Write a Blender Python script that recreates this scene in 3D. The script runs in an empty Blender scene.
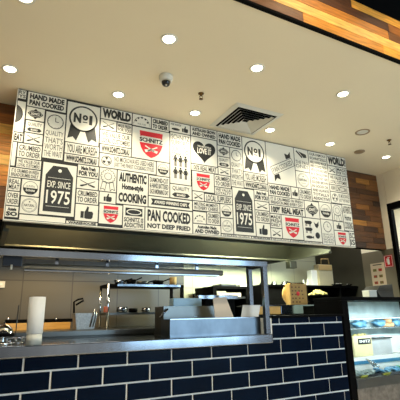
import bpy, bmesh, math, random
from mathutils import Vector, Matrix
random.seed(7)
D = bpy.data
SC = bpy.context.scene
COL = SC.collection

# ------------------------------------------------------------------ camera
EYE = 1.45
ROT = ((0.8866558142, -0.1089574538, -0.4494104364),
       (-0.4620587091, -0.2476801188, -0.8515611006),
       (-0.0185261010, 0.9626956071, -0.2699517579))
cd = D.cameras.new('camera'); cam = D.objects.new('camera', cd); COL.objects.link(cam)
m = Matrix([list(r) for r in ROT]).to_4x4(); m.translation = (0, 0, EYE)
cam.matrix_world = m
cd.sensor_width = 36; cd.lens = 408 / 400 * 36; cd.clip_start = .02; cd.clip_end = 60
SC.camera = cam

def at(px, py, X=None, Y=None, Z=None):
    """point where the sight line through a photo position meets a plane of the room"""
    c = Vector((px - 200, -(py - 200), -408))
    r = Matrix([list(q) for q in ROT]) @ c
    s = X / r.x if X is not None else Y / r.y if Y is not None else (Z - EYE) / r.z
    return Vector((r.x * s, r.y * s, r.z * s + EYE))

# ------------------------------------------------------------------ light
def lin(c):
    return tuple((v / 12.92 if v <= .04045 else ((v + .055) / 1.055) ** 2.4) for v in [x / 255 for x in c])

SC.view_settings.view_transform = 'Standard'
SC.view_settings.look = 'None'
SC.view_settings.gamma = 1
SC.view_settings.use_curve_mapping = False
SC.view_settings.exposure = 0.13
W = D.worlds.new('room_ambient'); SC.world = W; W.use_nodes = True
wn = W.node_tree.nodes; wl = W.node_tree.links
bg = wn['Background']
# noise patches made up for the unseen room, to streak the steel's reflections
tcw = wn.new('ShaderNodeTexCoord'); nz = wn.new('ShaderNodeTexNoise'); nz.inputs['Scale'].default_value = 2.2; nz.inputs['Detail'].default_value = 3
wl.new(tcw.outputs['Generated'], nz.inputs[0])
rp = wn.new('ShaderNodeValToRGB'); rp.color_ramp.elements[0].position = .42; rp.color_ramp.elements[0].color = (.15, .15, .16, 1)
rp.color_ramp.elements[1].position = .62; rp.color_ramp.elements[1].color = (1.9, 1.85, 1.7, 1)
wl.new(nz.outputs[0], rp.inputs[0]); wl.new(rp.outputs[0], bg.inputs[0]); bg.inputs[1].default_value = .42

def light(name, kind, loc, energy, color, rot=(0, 0, 0), **k):
    l = D.lights.new(name, kind); l.energy = energy; l.color = color
    for a, b in k.items(): setattr(l, a, b)
    o = D.objects.new(name, l); COL.objects.link(o); o.location = loc; o.rotation_euler = rot
    return o
def aim(o, target):
    o.rotation_euler = (Vector(target) - o.location).to_track_quat('-Z', 'Y').to_euler()

# assumed daylight, added for blue reflections in the steel, behind and to the right of the viewer
d = light('assumed_daylight', 'AREA', (4.7, -3.2, 1.9), 150, (.52, .78, 1.0), shape='RECTANGLE', size=3.0, size_y=2.2)
aim(d, (2.9, 3.2, 1.1))
# assumed kitchen lights out of view around the hood, with added fills
k1 = light('assumed_kitchen_light', 'AREA', (3.15, 4.05, 2.35), 60, (.93, 1.0, .74), shape='RECTANGLE', size=1.0, size_y=.25)  # assumed from the bright greenish wall, fixture unseen
k1.rotation_euler = (math.radians(22), 0, 0)
k2 = light('hood_lamp_light', 'AREA', (.75, 4.1, 2.5), 9.0, (1.0, .72, .36), shape='RECTANGLE', size=.5, size_y=.2)  # added warm lamp, aimed at the baffle for its golden reflection
k2.data.energy = 26
aim(k2, (.6, 4.62, 2.25))
k3 = light('added_cook_line_light', 'AREA', (.6, 4.3, 2.15), 3.5, (1.0, .96, .88), shape='RECTANGLE', size=1.6, size_y=.2)  # added light on the grey tiled wall, no fixture seen
k4 = light('kitchen_right_fill', 'AREA', (4.3, 4.15, 2.9), 7, (1.0, .95, .82), shape='SQUARE', size=.3)  # added fill with no visible source, lifts the bowl and cartons
# added unseen spots over the diner, bounced off the floor to lift the ceiling
for x_, y_ in ((-.6, .1), (1.4, -.2), (3.4, .1), (1.0, -2.2)):
    q = light('dining_bounce_fill', 'SPOT', (x_, y_, 3.98), 170, (1.0, .90, .68), spot_size=math.radians(105), spot_blend=.8, shadow_soft_size=.06)

# ------------------------------------------------------------------ materials
def mat(name, col, rough=.5, metal=0, var=0, vscale=8, bump=0, bscale=60, stretch=None, emit=None, spec=None, coat=0, trans=0, alpha=1, ior=None):
    M = D.materials.new(name); M.use_nodes = True
    n = M.node_tree.nodes; l = M.node_tree.links; b = n['Principled BSDF']
    c = (*lin(col), 1)
    b.inputs['Base Color'].default_value = c
    b.inputs['Roughness'].default_value = rough; b.inputs['Metallic'].default_value = metal
    if spec is not None: b.inputs['Specular IOR Level'].default_value = spec
    if coat: b.inputs['Coat Weight'].default_value = coat; b.inputs['Coat Roughness'].default_value = .12
    if trans: b.inputs['Transmission Weight'].default_value = trans
    if ior: b.inputs['IOR'].default_value = ior
    if alpha < 1: b.inputs['Alpha'].default_value = alpha
    if emit: b.inputs['Emission Color'].default_value = (*lin(emit[0]), 1); b.inputs['Emission Strength'].default_value = emit[1]
    if var or bump:
        tc = n.new('ShaderNodeTexCoord'); mp = n.new('ShaderNodeMapping'); l.new(tc.outputs['Object'], mp.inputs[0])
        if stretch: mp.inputs['Scale'].default_value = stretch
    if var:
        t = n.new('ShaderNodeTexNoise'); t.inputs['Scale'].default_value = vscale; t.inputs['Detail'].default_value = 6
        l.new(mp.outputs[0], t.inputs[0])
        r = n.new('ShaderNodeMapRange'); r.inputs[1].default_value = .25; r.inputs[2].default_value = .75
        r.inputs[3].default_value = 1 - var; r.inputs[4].default_value = 1 + var
        l.new(t.outputs[0], r.inputs[0])
        v = n.new('ShaderNodeVectorMath'); v.operation = 'SCALE'; v.inputs[0].default_value = c[:3]
        l.new(r.outputs[0], v.inputs['Scale']); l.new(v.outputs[0], b.inputs['Base Color'])
    if bump:
        t2 = n.new('ShaderNodeTexNoise'); t2.inputs['Scale'].default_value = bscale; t2.inputs['Detail'].default_value = 4
        l.new(mp.outputs[0], t2.inputs[0])
        bp = n.new('ShaderNodeBump'); bp.inputs['Strength'].default_value = bump; bp.inputs['Distance'].default_value = .01
        l.new(t2.outputs[0], bp.inputs['Height']); l.new(bp.outputs[0], b.inputs['Normal'])
    return M

M = {}
M['ceiling'] = mat('ceiling_paint', (236, 226, 200), .7, var=.02, vscale=1.5)
M['cream'] = mat('cream_wall_paint', (242, 234, 214), .6, var=.03, vscale=3)
M['darkceil'] = mat('black_ceiling_paint', (20, 20, 20), .9, var=.1)
M['taupe'] = mat('taupe_wall_tile', (112, 104, 88), .45, var=.08, vscale=4)
M['floor'] = mat('floor_tile', (205, 194, 176), .45, var=.1, vscale=3)
M['steel'] = mat('brushed_stainless', (136, 142, 150), .15, 1, var=.25, vscale=2.2, stretch=(2, 1, .4))
M['steelr'] = mat('reflection_streak_stainless', (100, 108, 116), .3, 1, var=.45, vscale=2.5, stretch=(1.5, 1, 1))  # broad tone noise puts streaky reflections into the bin's colour
M['steeld'] = mat('dull_stainless', (104, 106, 104), .34, 1, var=.15, vscale=4)
M['steelh'] = mat('hood_stainless', (112, 112, 98), .4, 1, var=.10, vscale=2)
M['chrome'] = mat('chrome', (225, 225, 225), .08, 1, var=.02)
M['black'] = mat('black_powder_coat', (6, 6, 7), .5, var=.1, spec=.04)
M['blackm'] = mat('matt_black', (10, 10, 10), .7, var=.1, spec=.05)
M['navy'] = mat('navy_glazed_tile', (2, 15, 34), .22, var=.25, vscale=5, spec=.06, bump=.03, bscale=8)
M['grout'] = mat('pale_grout', (248, 248, 244), .8, var=.06, vscale=30)
M['white'] = mat('sign_white_vinyl', (232, 229, 216), .65, var=.015, vscale=2, spec=.15)
M['ink'] = mat('sign_black_print', (30, 30, 27), .5, var=.05)
M['red'] = mat('sign_red_print', (214, 34, 48), .45, var=.03)
M['tagink'] = mat('sign_charcoal_print', (40, 41, 39), .5, var=.05)
M['paper'] = mat('white_paper', (232, 232, 230), .7, var=.02)
M['paper2'] = mat('cream_paper', (222, 204, 182), .7, var=.03)
M['plasticw'] = mat('white_plastic', (215, 215, 205), .4, var=.02)
M['kraft'] = mat('kraft_card', (190, 160, 105), .75, var=.1, vscale=12)
M['card'] = mat('printed_card', (176, 138, 78), .6, var=.15, vscale=25)
M['timber'] = mat('pale_timber', (206, 160, 86), .5, var=.15, vscale=6, stretch=(1, 8, 8))
M['blackglass'] = mat('dark_lens', (6, 8, 12), .08, coat=.5)
M['bronze'] = mat('bronze_metal', (110, 85, 50), .35, 1, var=.05)
M['brownplastic'] = mat('tan_plastic', (150, 128, 98), .5, var=.04)
M['bulb'] = mat('lit_lamp_diffuser', (255, 250, 235), .5, emit=((255, 240, 205), 12), var=.01)
M['led'] = mat('lit_led_strip', (255, 255, 255), .5, emit=((215, 240, 255), 4), var=.01)
M['signred'] = mat('fire_sign_red', (200, 22, 30), .4, var=.03)
M['orange'] = mat('orange_plastic', (180, 88, 44), .4, var=.05)
M['bluelid'] = mat('pale_blue_plastic', (190, 228, 248), .35, var=.04)
M['clear'] = mat('clear_plastic', (215, 225, 225), .12, trans=.75, var=.02, ior=1.2)
M['glass'] = mat('display_glass', (240, 250, 252), .02, trans=1, ior=1.02, var=.005)
M['pasta'] = mat('pale_yellow_food', (226, 206, 130), .6, var=.15, vscale=30)
M['green'] = mat('green_food', (40, 120, 70), .6, var=.25, vscale=20)
M['yellow'] = mat('yellow_card', (225, 215, 90), .6, var=.05)
M['stone'] = mat('granite_plinth', (112, 104, 94), .6, var=.45, vscale=22, bump=.3, bscale=30)
M['deck'] = mat('white_display_deck', (226, 222, 210), .35, var=.04, vscale=4)
M['bluefilm'] = mat('blue_bag_plastic', (90, 140, 165), .35, var=.3, vscale=14)
M['darktile'] = None

def tilemat(name, col, grout, tw, th, rough, off=0.0, mort=.008, var=.08):
    Mt = D.materials.new(name); Mt.use_nodes = True
    n = Mt.node_tree.nodes; l = Mt.node_tree.links; b = n['Principled BSDF']
    tc = n.new('ShaderNodeTexCoord'); sx = n.new('ShaderNodeSeparateXYZ'); cx = n.new('ShaderNodeCombineXYZ'); ad = n.new('ShaderNodeMath'); ad.operation = 'ADD'
    l.new(tc.outputs['Object'], sx.inputs[0]); l.new(sx.outputs[0], ad.inputs[0]); l.new(sx.outputs[1], ad.inputs[1])
    l.new(ad.outputs[0], cx.inputs[0]); l.new(sx.outputs[2], cx.inputs[1])
    br = n.new('ShaderNodeTexBrick'); l.new(cx.outputs[0], br.inputs[0])
    br.offset = off; br.inputs['Scale'].default_value = 1; br.inputs['Brick Width'].default_value = tw; br.inputs['Row Height'].default_value = th
    br.inputs['Mortar Size'].default_value = mort
    c = lin(col)
    br.inputs['Color1'].default_value = (*[v * (1 - var) for v in c], 1); br.inputs['Color2'].default_value = (*[v * (1 + var) for v in c], 1)
    br.inputs['Mortar'].default_value = (*lin(grout), 1)
    l.new(br.outputs[0], b.inputs['Base Color']); b.inputs['Roughness'].default_value = rough
    return Mt
M['greytile'] = tilemat('grey_kitchen_tile', (92, 88, 78), (66, 63, 56), .55, .62, .3, mort=.006)
M['creamtile'] = tilemat('cream_kitchen_tile', (204, 206, 178), (170, 172, 150), .45, .45, .35, mort=.005, var=.02)

WOODS = [(222, 146, 54), (160, 96, 38), (246, 190, 96), (88, 52, 26), (196, 124, 48), (238, 166, 64), (118, 74, 38)]
def woodmats(prefix, cols, rough):
    out = []
    for i, c in enumerate(cols):
        out.append(mat(prefix + '_' + 'abcdefgh'[i], c, rough, var=.4, vscale=4, stretch=(1.6, 14, 14), bump=.15, bscale=20))
    return out
WA = woodmats('reclaimed_wood', WOODS, .5)
WB = woodmats('dark_reclaimed_wood', [(96, 58, 26), (70, 42, 20), (118, 74, 30), (54, 33, 18), (86, 52, 24), (150, 100, 38), (64, 39, 20)], .45)

# ------------------------------------------------------------------ mesh helpers
class MB:
    def __init__(s): s.b = bmesh.new(); s.mi = 0
    def _set(s, fs):
        for f in fs: f.material_index = s.mi
    def box(s, x0, x1, y0, y1, z0, z1, bev=0, mtx=None):
        r = bmesh.ops.create_cube(s.b, size=1)
        vs = r['verts']
        for v in vs: v.co = Vector(((x0 + x1) / 2 + v.co.x * (x1 - x0), (y0 + y1) / 2 + v.co.y * (y1 - y0), (z0 + z1) / 2 + v.co.z * (z1 - z0)))
        fs = {f for v in vs for f in v.link_faces}; s._set(fs)
        if bev:
            es = {e for v in vs for e in v.link_edges}
            q = bmesh.ops.bevel(s.b, geom=list(es), offset=bev, segments=2, affect='EDGES', profile=.6)
            s._set(q['faces']); vs = list({v for f in q['faces'] for v in f.verts} | {v for v in vs if v.is_valid})
        if mtx:
            for v in vs: v.co = mtx @ v.co
        return s
    def prism(s, pts, vec, mtx=None):
        """closed outline pts (3D) swept by vec"""
        a = [s.b.verts.new(p) for p in pts]; c = [s.b.verts.new(Vector(p) + Vector(vec)) for p in pts]
        fs = [s.b.faces.new(a), s.b.faces.new(c[::-1])]
        n = len(pts)
        for i in range(n): fs.append(s.b.faces.new((a[i], c[i], c[(i + 1) % n], a[(i + 1) % n])))
        s._set(fs)
        if mtx:
            for v in a + c: v.co = mtx @ v.co
        return s
    def tube(s, pts, r, seg=10, caps=True):
        pts = [Vector(p) for p in pts]; rings = []
        n = len(pts)
        for i, p in enumerate(pts):
            t = (pts[min(i + 1, n - 1)] - pts[max(i - 1, 0)]).normalized()
            up = Vector((0, 0, 1)) if abs(t.z) < .9 else Vector((0, 1, 0))
            a = t.cross(up).normalized(); c = a.cross(t)
            rr = r[i] if isinstance(r, (list, tuple)) else r
            rings.append([s.b.verts.new(p + (a * math.cos(q) + c * math.sin(q)) * rr) for q in [2 * math.pi * j / seg for j in range(seg)]])
        fs = []
        for i in range(n - 1):
            for j in range(seg): fs.append(s.b.faces.new((rings[i][j], rings[i + 1][j], rings[i + 1][(j + 1) % seg], rings[i][(j + 1) % seg])))
        if caps: fs += [s.b.faces.new(rings[0][::-1]), s.b.faces.new(rings[-1])]
        s._set(fs); 
        for f in fs: f.smooth = True
        return s
    def lathe(s, prof, c, seg=32, mtx=None):
        """profile of (radius, height) about a vertical axis through c"""
        c = Vector(c); rings = []; av = []
        for r, h in prof:
            if r < 1e-5: ring = [s.b.verts.new(c + Vector((0, 0, h)))] * seg; av.append(ring[0])
            else: ring = [s.b.verts.new(c + Vector((r * math.cos(q), r * math.sin(q), h))) for q in [2 * math.pi * j / seg for j in range(seg)]]; av += ring
            rings.append(ring)
        for i in range(len(rings) - 1):
            for j in range(seg):
                q = [rings[i][j], rings[i][(j + 1) % seg], rings[i + 1][(j + 1) % seg], rings[i + 1][j]]
                u = []
                for v in q:
                    if v not in u: u.append(v)
                if len(u) > 2:
                    f = s.b.faces.new(u); f.material_index = s.mi; f.smooth = True
        if mtx:
            for v in av: v.co = mtx @ v.co
        return s
    def flat(s, pts, flip=False):
        f = s.b.faces.new([s.b.verts.new(p) for p in pts]); f.material_index = s.mi; return s
    def build(s, name, mats, parent=None, smooth_fix=True):
        bmesh.ops.recalc_face_normals(s.b, faces=s.b.faces)
        me = D.meshes.new(name); s.b.to_mesh(me); s.b.free()
        for x in (mats if isinstance(mats, list) else [mats]): me.materials.append(x)
        o = D.objects.new(name, me); COL.objects.link(o)
        if parent: 
            w = Vector(); q = parent
            while q: w = w + q.location; q = q.parent
            me.transform(Matrix.Translation(-w)); o.parent = parent
        return o

def tag(o, label=None, cat=None, group=None, kind=None):
    if label: o['label'] = label
    if cat: o['category'] = cat
    if group: o['group'] = group
    if kind: o['kind'] = kind
    return o
def thing(name, loc, label, cat, group=None):
    o = D.objects.new(name, None); o.empty_display_size = .1; COL.objects.link(o); o.location = loc
    return tag(o, label, cat, group)
def struct(o): o['kind'] = 'structure'; return o
def copy_tree(o, parent=None):
    c = o.copy(); COL.objects.link(c)
    if parent: c.parent = parent
    for ch in list(o.children):
        if ch.type != 'LIGHT': copy_tree(ch, c)
    return c

# sign cells: left, bottom, right, top in metres, what is printed
CELLS = [
(0.091,3.223,0.151,3.306,'t','RY|YS',''),
(0.089,2.920,0.156,3.198,'disc','',''),
(0.166,3.171,0.479,3.303,'t','HAND MADE|PAN COOKED','b'),
(0.167,3.048,0.309,3.162,'oval','',''),
(0.172,2.934,0.310,3.037,'qual','',''),
(0.171,2.834,0.311,2.924,'cross','',''),
(0.092,2.835,0.160,2.910,'t','EAT','b'),
(0.092,2.623,0.121,2.826,'n','',''),
(0.131,2.701,0.313,2.824,'t','CRUMBED|TO ORDER',''),
(0.134,2.617,0.318,2.692,'t','WE VALUE OUR|LOYAL CUSTOMERS',''),
(0.092,2.530,0.319,2.608,'t','IT IS CRUMBED IN FRESH|BREADCRUMBS DAILY',''),
(0.092,2.418,0.177,2.521,'t','REAL|MEAT',''),
(0.092,2.298,0.179,2.409,'t','OVER|ORDER',''),
(0.092,2.204,0.183,2.289,'t','Aussie|SO','b'),
(0.189,2.387,0.322,2.521,'bowl','',''),
(0.193,2.240,0.325,2.378,'circ','NATURAL',''),
(0.195,2.188,0.542,2.231,'n','',''),
(0.551,2.188,0.806,2.212,'t','WAREHOUSE','b'),
(0.322,2.730,0.483,3.152,'clock',"QUALITY|THAT'S|WORTH|THE WAIT",''),
(0.493,2.908,0.778,3.290,'medal','',''),
(0.497,2.803,0.786,2.899,'t','YOU ARE MOREISH',''),
(0.497,2.722,0.787,2.794,'t','WWW.SCHNITZ.COM.AU','b'),
(0.336,2.248,0.606,2.692,'tag','',''),
(0.616,2.607,0.794,2.713,'t','Made Fresh|FOR YOU','b'),
(0.615,2.502,0.794,2.598,'cross','',''),
(0.617,2.371,0.802,2.493,'t','CRUMBED|TO ORDER',''),
(0.617,2.221,0.805,2.362,'thumb','',''),
(0.788,3.191,1.080,3.303,'t','WORLD','b'),
(0.790,3.085,0.934,3.182,'cross','',''),
(0.944,3.085,1.081,3.178,'t','MADE FRESH|FOR YOU',''),
(0.790,2.945,1.081,3.076,'t','WE VALUE OUR|LOYAL CUSTOMERS',''),
(0.795,2.860,1.081,2.936,'t','WWW.SCHNITZ.COM.AU','b'),
(1.089,3.187,1.273,3.303,'arch','',''),
(1.282,3.183,1.459,3.303,'t','CRUMBED|TO ORDER','b'),
(1.090,2.862,1.468,3.174,'shield','',''),
(0.796,2.723,1.329,2.851,'fan','NO MICROWAVES USED HERE|JUST THE FINEST COOKING STYLES',''),
(1.338,2.718,1.468,2.853,'bowl','',''),
(0.803,2.502,0.955,2.714,'rosette','',''),
(0.812,2.396,0.954,2.493,'thumb','',''),
(0.964,2.405,1.253,2.714,'t','AUTHENTIC|Home-style|COOKING','b'),
(0.816,2.213,1.018,2.387,'shield','',''),
(1.027,2.188,1.224,2.396,'badge','SCHNITZ IS|ADDICTIVE',''),
(1.233,2.188,1.706,2.396,'t','PAN COOKED|NOT DEEP FRIED','b'),
(1.262,2.408,1.706,2.507,'banner','AWARD WINNING CHIPS',''),
(1.262,2.516,1.468,2.709,'t','DIAMOND-CUT|& HAND BATTERED|EACH MORNING DAY',''),
(1.477,2.519,1.703,2.653,'qual','',''),
(1.477,2.662,1.696,3.190,'people','SCHNITZ|SUPPORTS|OUR LOCAL|COMMUNITY',''),
(1.468,3.199,1.694,3.303,'chefs','',''),
(1.703,3.199,2.006,3.303,'t','AUSTRALIAN GROWN|AND OWNED','b'),
(1.705,2.902,2.002,3.190,'heart','LOVE IT',''),
(1.705,2.829,2.005,2.893,'t','100% REAL MEAT',''),
(1.713,2.618,1.956,2.820,'shield','',''),
(1.965,2.692,2.155,2.816,'t','CRUMBED|TO ORDER',''),
(1.965,2.607,2.164,2.683,'t','WE VALUE|LOYALTY',''),
(1.714,2.519,1.838,2.609,'cross','',''),
(1.847,2.522,2.164,2.598,'t','LOCAL SUPPLIERS',''),
(1.716,2.422,2.012,2.510,'t','MELTING MOMENTS|IN EVERY CHEESE',''),
(2.021,2.377,2.164,2.513,'bowl','',''),
(1.717,2.294,1.858,2.406,'arch','',''),
(1.867,2.294,2.012,2.413,'t','CRUMBED|TO ORDER',''),
(1.715,2.188,2.016,2.285,'t','Australian Made|AND OWNED','b'),
(2.025,2.216,2.164,2.368,'circ','NATURAL',''),
(2.015,3.155,2.315,3.303,'t','HAND MADE|PAN COOKED','b'),
(2.011,3.031,2.155,3.146,'oval','',''),
(2.011,2.914,2.155,3.022,'qual','',''),
(2.014,2.825,2.155,2.905,'cross','',''),
(2.164,2.718,2.315,3.146,'clock',"QUALITY|THAT'S|WORTH|THE WAIT",''),
(2.324,2.908,2.628,3.303,'medal','',''),
(2.324,2.804,2.628,2.899,'t','YOU ARE MOREISH',''),
(2.324,2.725,2.628,2.795,'t','WWW.SCHNITZ.COM.AU','b'),
(2.173,2.216,2.437,2.709,'tag','',''),
(2.446,2.601,2.628,2.716,'t','Made Fresh|FOR YOU','b'),
(2.446,2.500,2.627,2.592,'cross','',''),
(2.446,2.366,2.627,2.491,'t','CRUMBED|TO ORDER',''),
(2.446,2.214,2.625,2.357,'thumb','',''),
(2.637,2.821,3.033,3.303,'ribbon','PAN COOKED',''),
(3.042,3.026,3.251,3.303,'pan','',''),
(3.042,2.820,3.251,3.017,'circ','NATURAL',''),
(3.260,2.690,3.544,3.301,'t','OUR FAMOUS|SCHNITZELS|ARE HAND MADE|AND COOKED FRESH|WITH LOVE AND CARE|IN A SINGLE PAN|UNTIL THEY ARE|GOLDEN BROWN|IN GOOD OIL|AND ALWAYS|TOTALLY|ADDICTIVE',''),
(2.637,2.681,2.944,2.812,'t','HAND MADE|PAN COOKED','b'),
(2.953,2.681,3.056,2.811,'thumb','',''),
(3.065,2.681,3.251,2.811,'t','CRUMBED|TO ORDER',''),
(2.637,2.580,3.123,2.672,'t','IT IS CRUMBED IN FRESH|BREADCRUMBS EVERY DAY',''),
(2.636,2.482,3.123,2.571,'t','100% REAL MEAT','b'),
(3.132,2.479,3.341,2.672,'oval','',''),
(3.350,2.484,3.538,2.681,'bowl','',''),
(2.636,2.324,2.778,2.473,'t','MADE|FRESH|DAILY',''),
(2.634,2.215,2.778,2.315,'cross','',''),
(2.787,2.215,3.073,2.473,'shield','',''),
(3.082,2.210,3.343,2.470,'animals','',''),
(2.025,2.186,2.376,2.207,'t','CHICKEN WORLD',''),
(2.385,2.183,2.629,2.205,'t','WAREHOUSE','b'),
(2.638,2.181,2.882,2.206,'t','WE LOVE FOOD',''),
(2.891,2.178,3.343,2.201,'t','WAREHOUSE OF FLAVOUR',''),
(3.553,3.173,3.865,3.303,'t','WORLD!','b'),
(3.553,3.062,3.686,3.164,'cross','',''),
(3.695,3.062,3.865,3.164,'t','MADE|FOR YOU',''),
(3.553,2.930,3.865,3.053,'t','WE VALUE OUR|LOYAL CUSTOMERS',''),
(3.553,2.841,3.865,2.921,'t','WWW.SCHNITZ.COM.AU',''),
(3.553,2.698,3.865,2.832,'fan','NO MICROWAVES|JUST THE FINEST',''),
(3.547,2.478,3.709,2.681,'rosette','',''),
(3.718,2.375,3.865,2.689,'t','AUTHENTIC|Home|COOKING',''),
(3.352,2.188,3.538,2.475,'clock',"QUALITY|THAT'S|WORTH|THE WAIT",''),
(3.547,2.367,3.709,2.469,'thumb','',''),
(3.547,2.186,3.778,2.358,'shield','',''),
(3.787,2.186,3.865,2.366,'t','SC|IS',''),
]

# ------------------------------------------------------------------ the room
CEIL = EYE + 1.863
WX = 4.82          # right wall
HY = 1.74          # where the pale ceiling stops above the diner
struct(MB().box(-3, 6.5, -4, 5.3, -.05, 0).build('floor', M['floor']))
struct(MB().box(-3, 4.98, HY, 5.3, CEIL, CEIL + .1).build('ceiling', M['ceiling']))
struct(MB().box(-3, 6.5, -4, HY + .1, CEIL + .72, CEIL + .78).build('ceiling_dining', M['darkceil']))
# back wall of the kitchen: grey tiles to the left, cream tiles to the right
bx = at(184, 290, Y=5.1).x
struct(MB().box(-3, bx, 5.1, 5.2, 0, CEIL).build('wall_back', M['greytile']))
struct(MB().box(bx, 4.98, 5.1, 5.2, 0, CEIL).build('wall_kitchen_back', M['creamtile']))
# right wall with the doorway
DZ = EYE + 1.417
b = MB()
b.mi = 0; b.box(WX, WX + .05, 3.62, 4.15, EYE + .805, CEIL)
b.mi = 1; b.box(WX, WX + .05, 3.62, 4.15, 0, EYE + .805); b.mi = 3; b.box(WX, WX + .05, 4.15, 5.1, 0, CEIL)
b.mi = 0; b.box(WX, WX + .05, 2.2, 3.612, DZ, CEIL); b.box(WX, WX + .05, 2.0, 2.2, 0, CEIL)
b.mi = 2; b.box(WX + .01, WX + .05, 3.612, 3.62, DZ, CEIL)
struct(b.build('wall_right', [M['cream'], M['taupe'], M['blackm'], mat('shaded_kitchen_wall', (50, 47, 38), .5, var=.1)]))  # last material darkens the far stretch to stand in for kitchen shade
b = MB()
b.box(WX - .005, WX + .055, 3.565, 3.618, 0, DZ); b.box(WX - .005, WX + .055, 2.2, 2.3, 0, DZ); b.box(WX - .005, WX + .055, 2.3, 3.565, DZ - .09, DZ)
struct(b.build('trim_1', M['black']))
# room seen through the doorway
b = MB(); b.box(6.4, 6.5, 1.6, 5.3, 0, 3.4); b.box(4.98, 6.5, 5.2, 5.3, 0, 3.4)
struct(b.build('wall_corridor', M['cream']))
struct(MB().box(4.98, 6.5, 1.6, 5.2, 3.3, 3.4).build('ceiling_corridor', M['ceiling']))
light('assumed_corridor_light', 'AREA', (5.7, 3.6, 3.2), 45, (.9, .97, 1.0), shape='SQUARE', size=.5)  # assumed lamp, unseen, brightens the room beyond the doorway
struct(MB().box(-3.1, -3, -4, 5.3, 0, CEIL + .7).build('wall_left', M['cream']))

def planks(b, x0, x1, y, z0, z1, h, nm, rnd, thick=.02, lo=.5, hi=1.3):
    z = z0
    while z < z1 - .01:
        zz = min(z + h, z1); x = x0 - rnd.random() * .6
        while x < x1:
            w = rnd.uniform(lo, hi); a = max(x, x0); e = min(x + w, x1)
            if e - a > .02:
                b.mi = rnd.randrange(nm); b.box(a, e - .003, y, y + thick + rnd.random() * .004, z + .0015, zz - .0015, .0015)
            x += w
        z = zz
# upper wall clad in reclaimed boards, behind the sign
WY = 3.72
b = MB(); rn = random.Random(3)
b.mi = 7; b.box(-3, WX, WY + .03, WY + .10, EYE + .80, CEIL)
planks(b, -1.2, 1.2, WY, EYE + .80, CEIL, .096, 7, rn, lo=.25, hi=.7)
struct(b.build('wall_servery_left', WA + [M['blackm']]))
b = MB(); planks(b, 3.3, WX, WY, EYE + .80, CEIL, .075, 7, random.Random(11), lo=.25, hi=.6)
struct(b.build('wall_servery_right', WB))
# board clad drop where the pale ceiling meets the high dark ceiling
b = MB(); b.mi = 7; b.box(-3, 6.5, HY + .001, HY + .1, CEIL + .101, CEIL + .72)
planks(b, -.5, 4.8, HY - .026, CEIL + .014, CEIL + .40, .078, 7, random.Random(6), lo=.5, hi=1.4)
b.mi = 7; b.box(-3, 6.5, HY - .028, HY + .0, CEIL - .004, CEIL + .012)
struct(b.build('trim_2', WA + [M['blackm']]))

# ------------------------------------------------------------------ downlights
def downlight(px, py, first=None, label='', k=1):
    if py > 90: k = .62 if px > 260 else .8
    p = at(px, py, Z=CEIL); 
    if first is None:
        t = thing('downlight', (p.x, p.y, CEIL), label, 'ceiling light', 'round downlights in the pale ceiling')
        MB().lathe([(.042, -.001), (.046, -.006), (.056, -.008), (.060, -.003), (.060, 0)], (p.x, p.y, CEIL)).build('trim_ring', M['plasticw'], t)
        MB().lathe([(0, -.003), (.042, -.003), (.042, 0), (0, 0)], (p.x, p.y, CEIL)).build('lamp', M['bulb'], t)
    else:
        t = copy_tree(first); t.location = (p.x, p.y, CEIL); t['label'] = label
    l = light('downlight_beam', 'SPOT', (0, 0, -.012), 48 * k, (1.0, .89, .66), spot_size=math.radians(135), spot_blend=.8, shadow_soft_size=.035)
    l.parent = t
    return t
first = None
spots = [(169, 39, 'downlight above the dome camera, middle of the nearer row'),
         (257, 68, 'downlight between the dome camera and the wood clad drop, in the nearer row'),
         (343, 94, 'downlight above the round tan ceiling speaker, rightmost of the nearer row'),
         (25, -3, 'downlight cut off by the top left edge of the photo'),
         (10, 69, 'downlight above the bare boards left of the sign'),
         (118.5, 94.5, 'downlight close above the first WORLD lettering of the sign'),
         (195, 113, 'downlight between the sprinkler and the LOVE IT heart'),
         (270, 130, 'downlight beside the right corner of the square air vent'),
         (330, 144, 'downlight close above the WORLD! lettering at the sign\'s right end'),
         (386, 157, 'downlight above the doorway in the right wall')]
for px, py, lb in spots:
    t = downlight(px, py, first, lb)
    if first is None: first = t
# assumed unseen spots, added to light the clad drop, in the high dark ceiling, over the diner
for x in (1.3, 1.95, 2.7):
    l = light('assumed_dining_spot', 'SPOT', (x, 1.18, CEIL + .66), 24, (1.0, .80, .52), spot_size=math.radians(110), spot_blend=.7, shadow_soft_size=.05)
    aim(l, (x + .1, 1.42, CEIL - .2))

# ------------------------------------------------------------------ ceiling fittings
VX0, VX1, VY0, VY1 = 1.88, 2.42, 2.80, 3.33
t = thing('air_vent', ((VX0 + VX1) / 2, (VY0 + VY1) / 2, CEIL), 'square white louvred air diffuser in the ceiling above the sign', 'vent')
def ring(b, i0, i1, z0, z1):
    """sloping square frame between insets i0 (height z0) and i1 (height z1)"""
    a = [(VX0 + i0, VY0 + i0), (VX1 - i0, VY0 + i0), (VX1 - i0, VY1 - i0), (VX0 + i0, VY1 - i0)]
    c = [(VX0 + i1, VY0 + i1), (VX1 - i1, VY0 + i1), (VX1 - i1, VY1 - i1), (VX0 + i1, VY1 - i1)]
    for k in range(4):
        j = (k + 1) % 4
        pa = [(*a[k], z0), (*a[j], z0), (*c[j], z1), (*c[k], z1)]
        b.flat(pa); b.flat([(x, y, z + .003) for x, y, z in pa])
b = MB(); ring(b, 0, .045, CEIL - .004, CEIL - .016); b.build('vent_frame', M['plasticw'], t)
b = MB(); b.box(VX0 + .03, VX1 - .03, VY0 + .03, VY1 - .03, CEIL - .004, CEIL - .002); b.build('vent_throat', M['blackm'], t)
b = MB()
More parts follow.
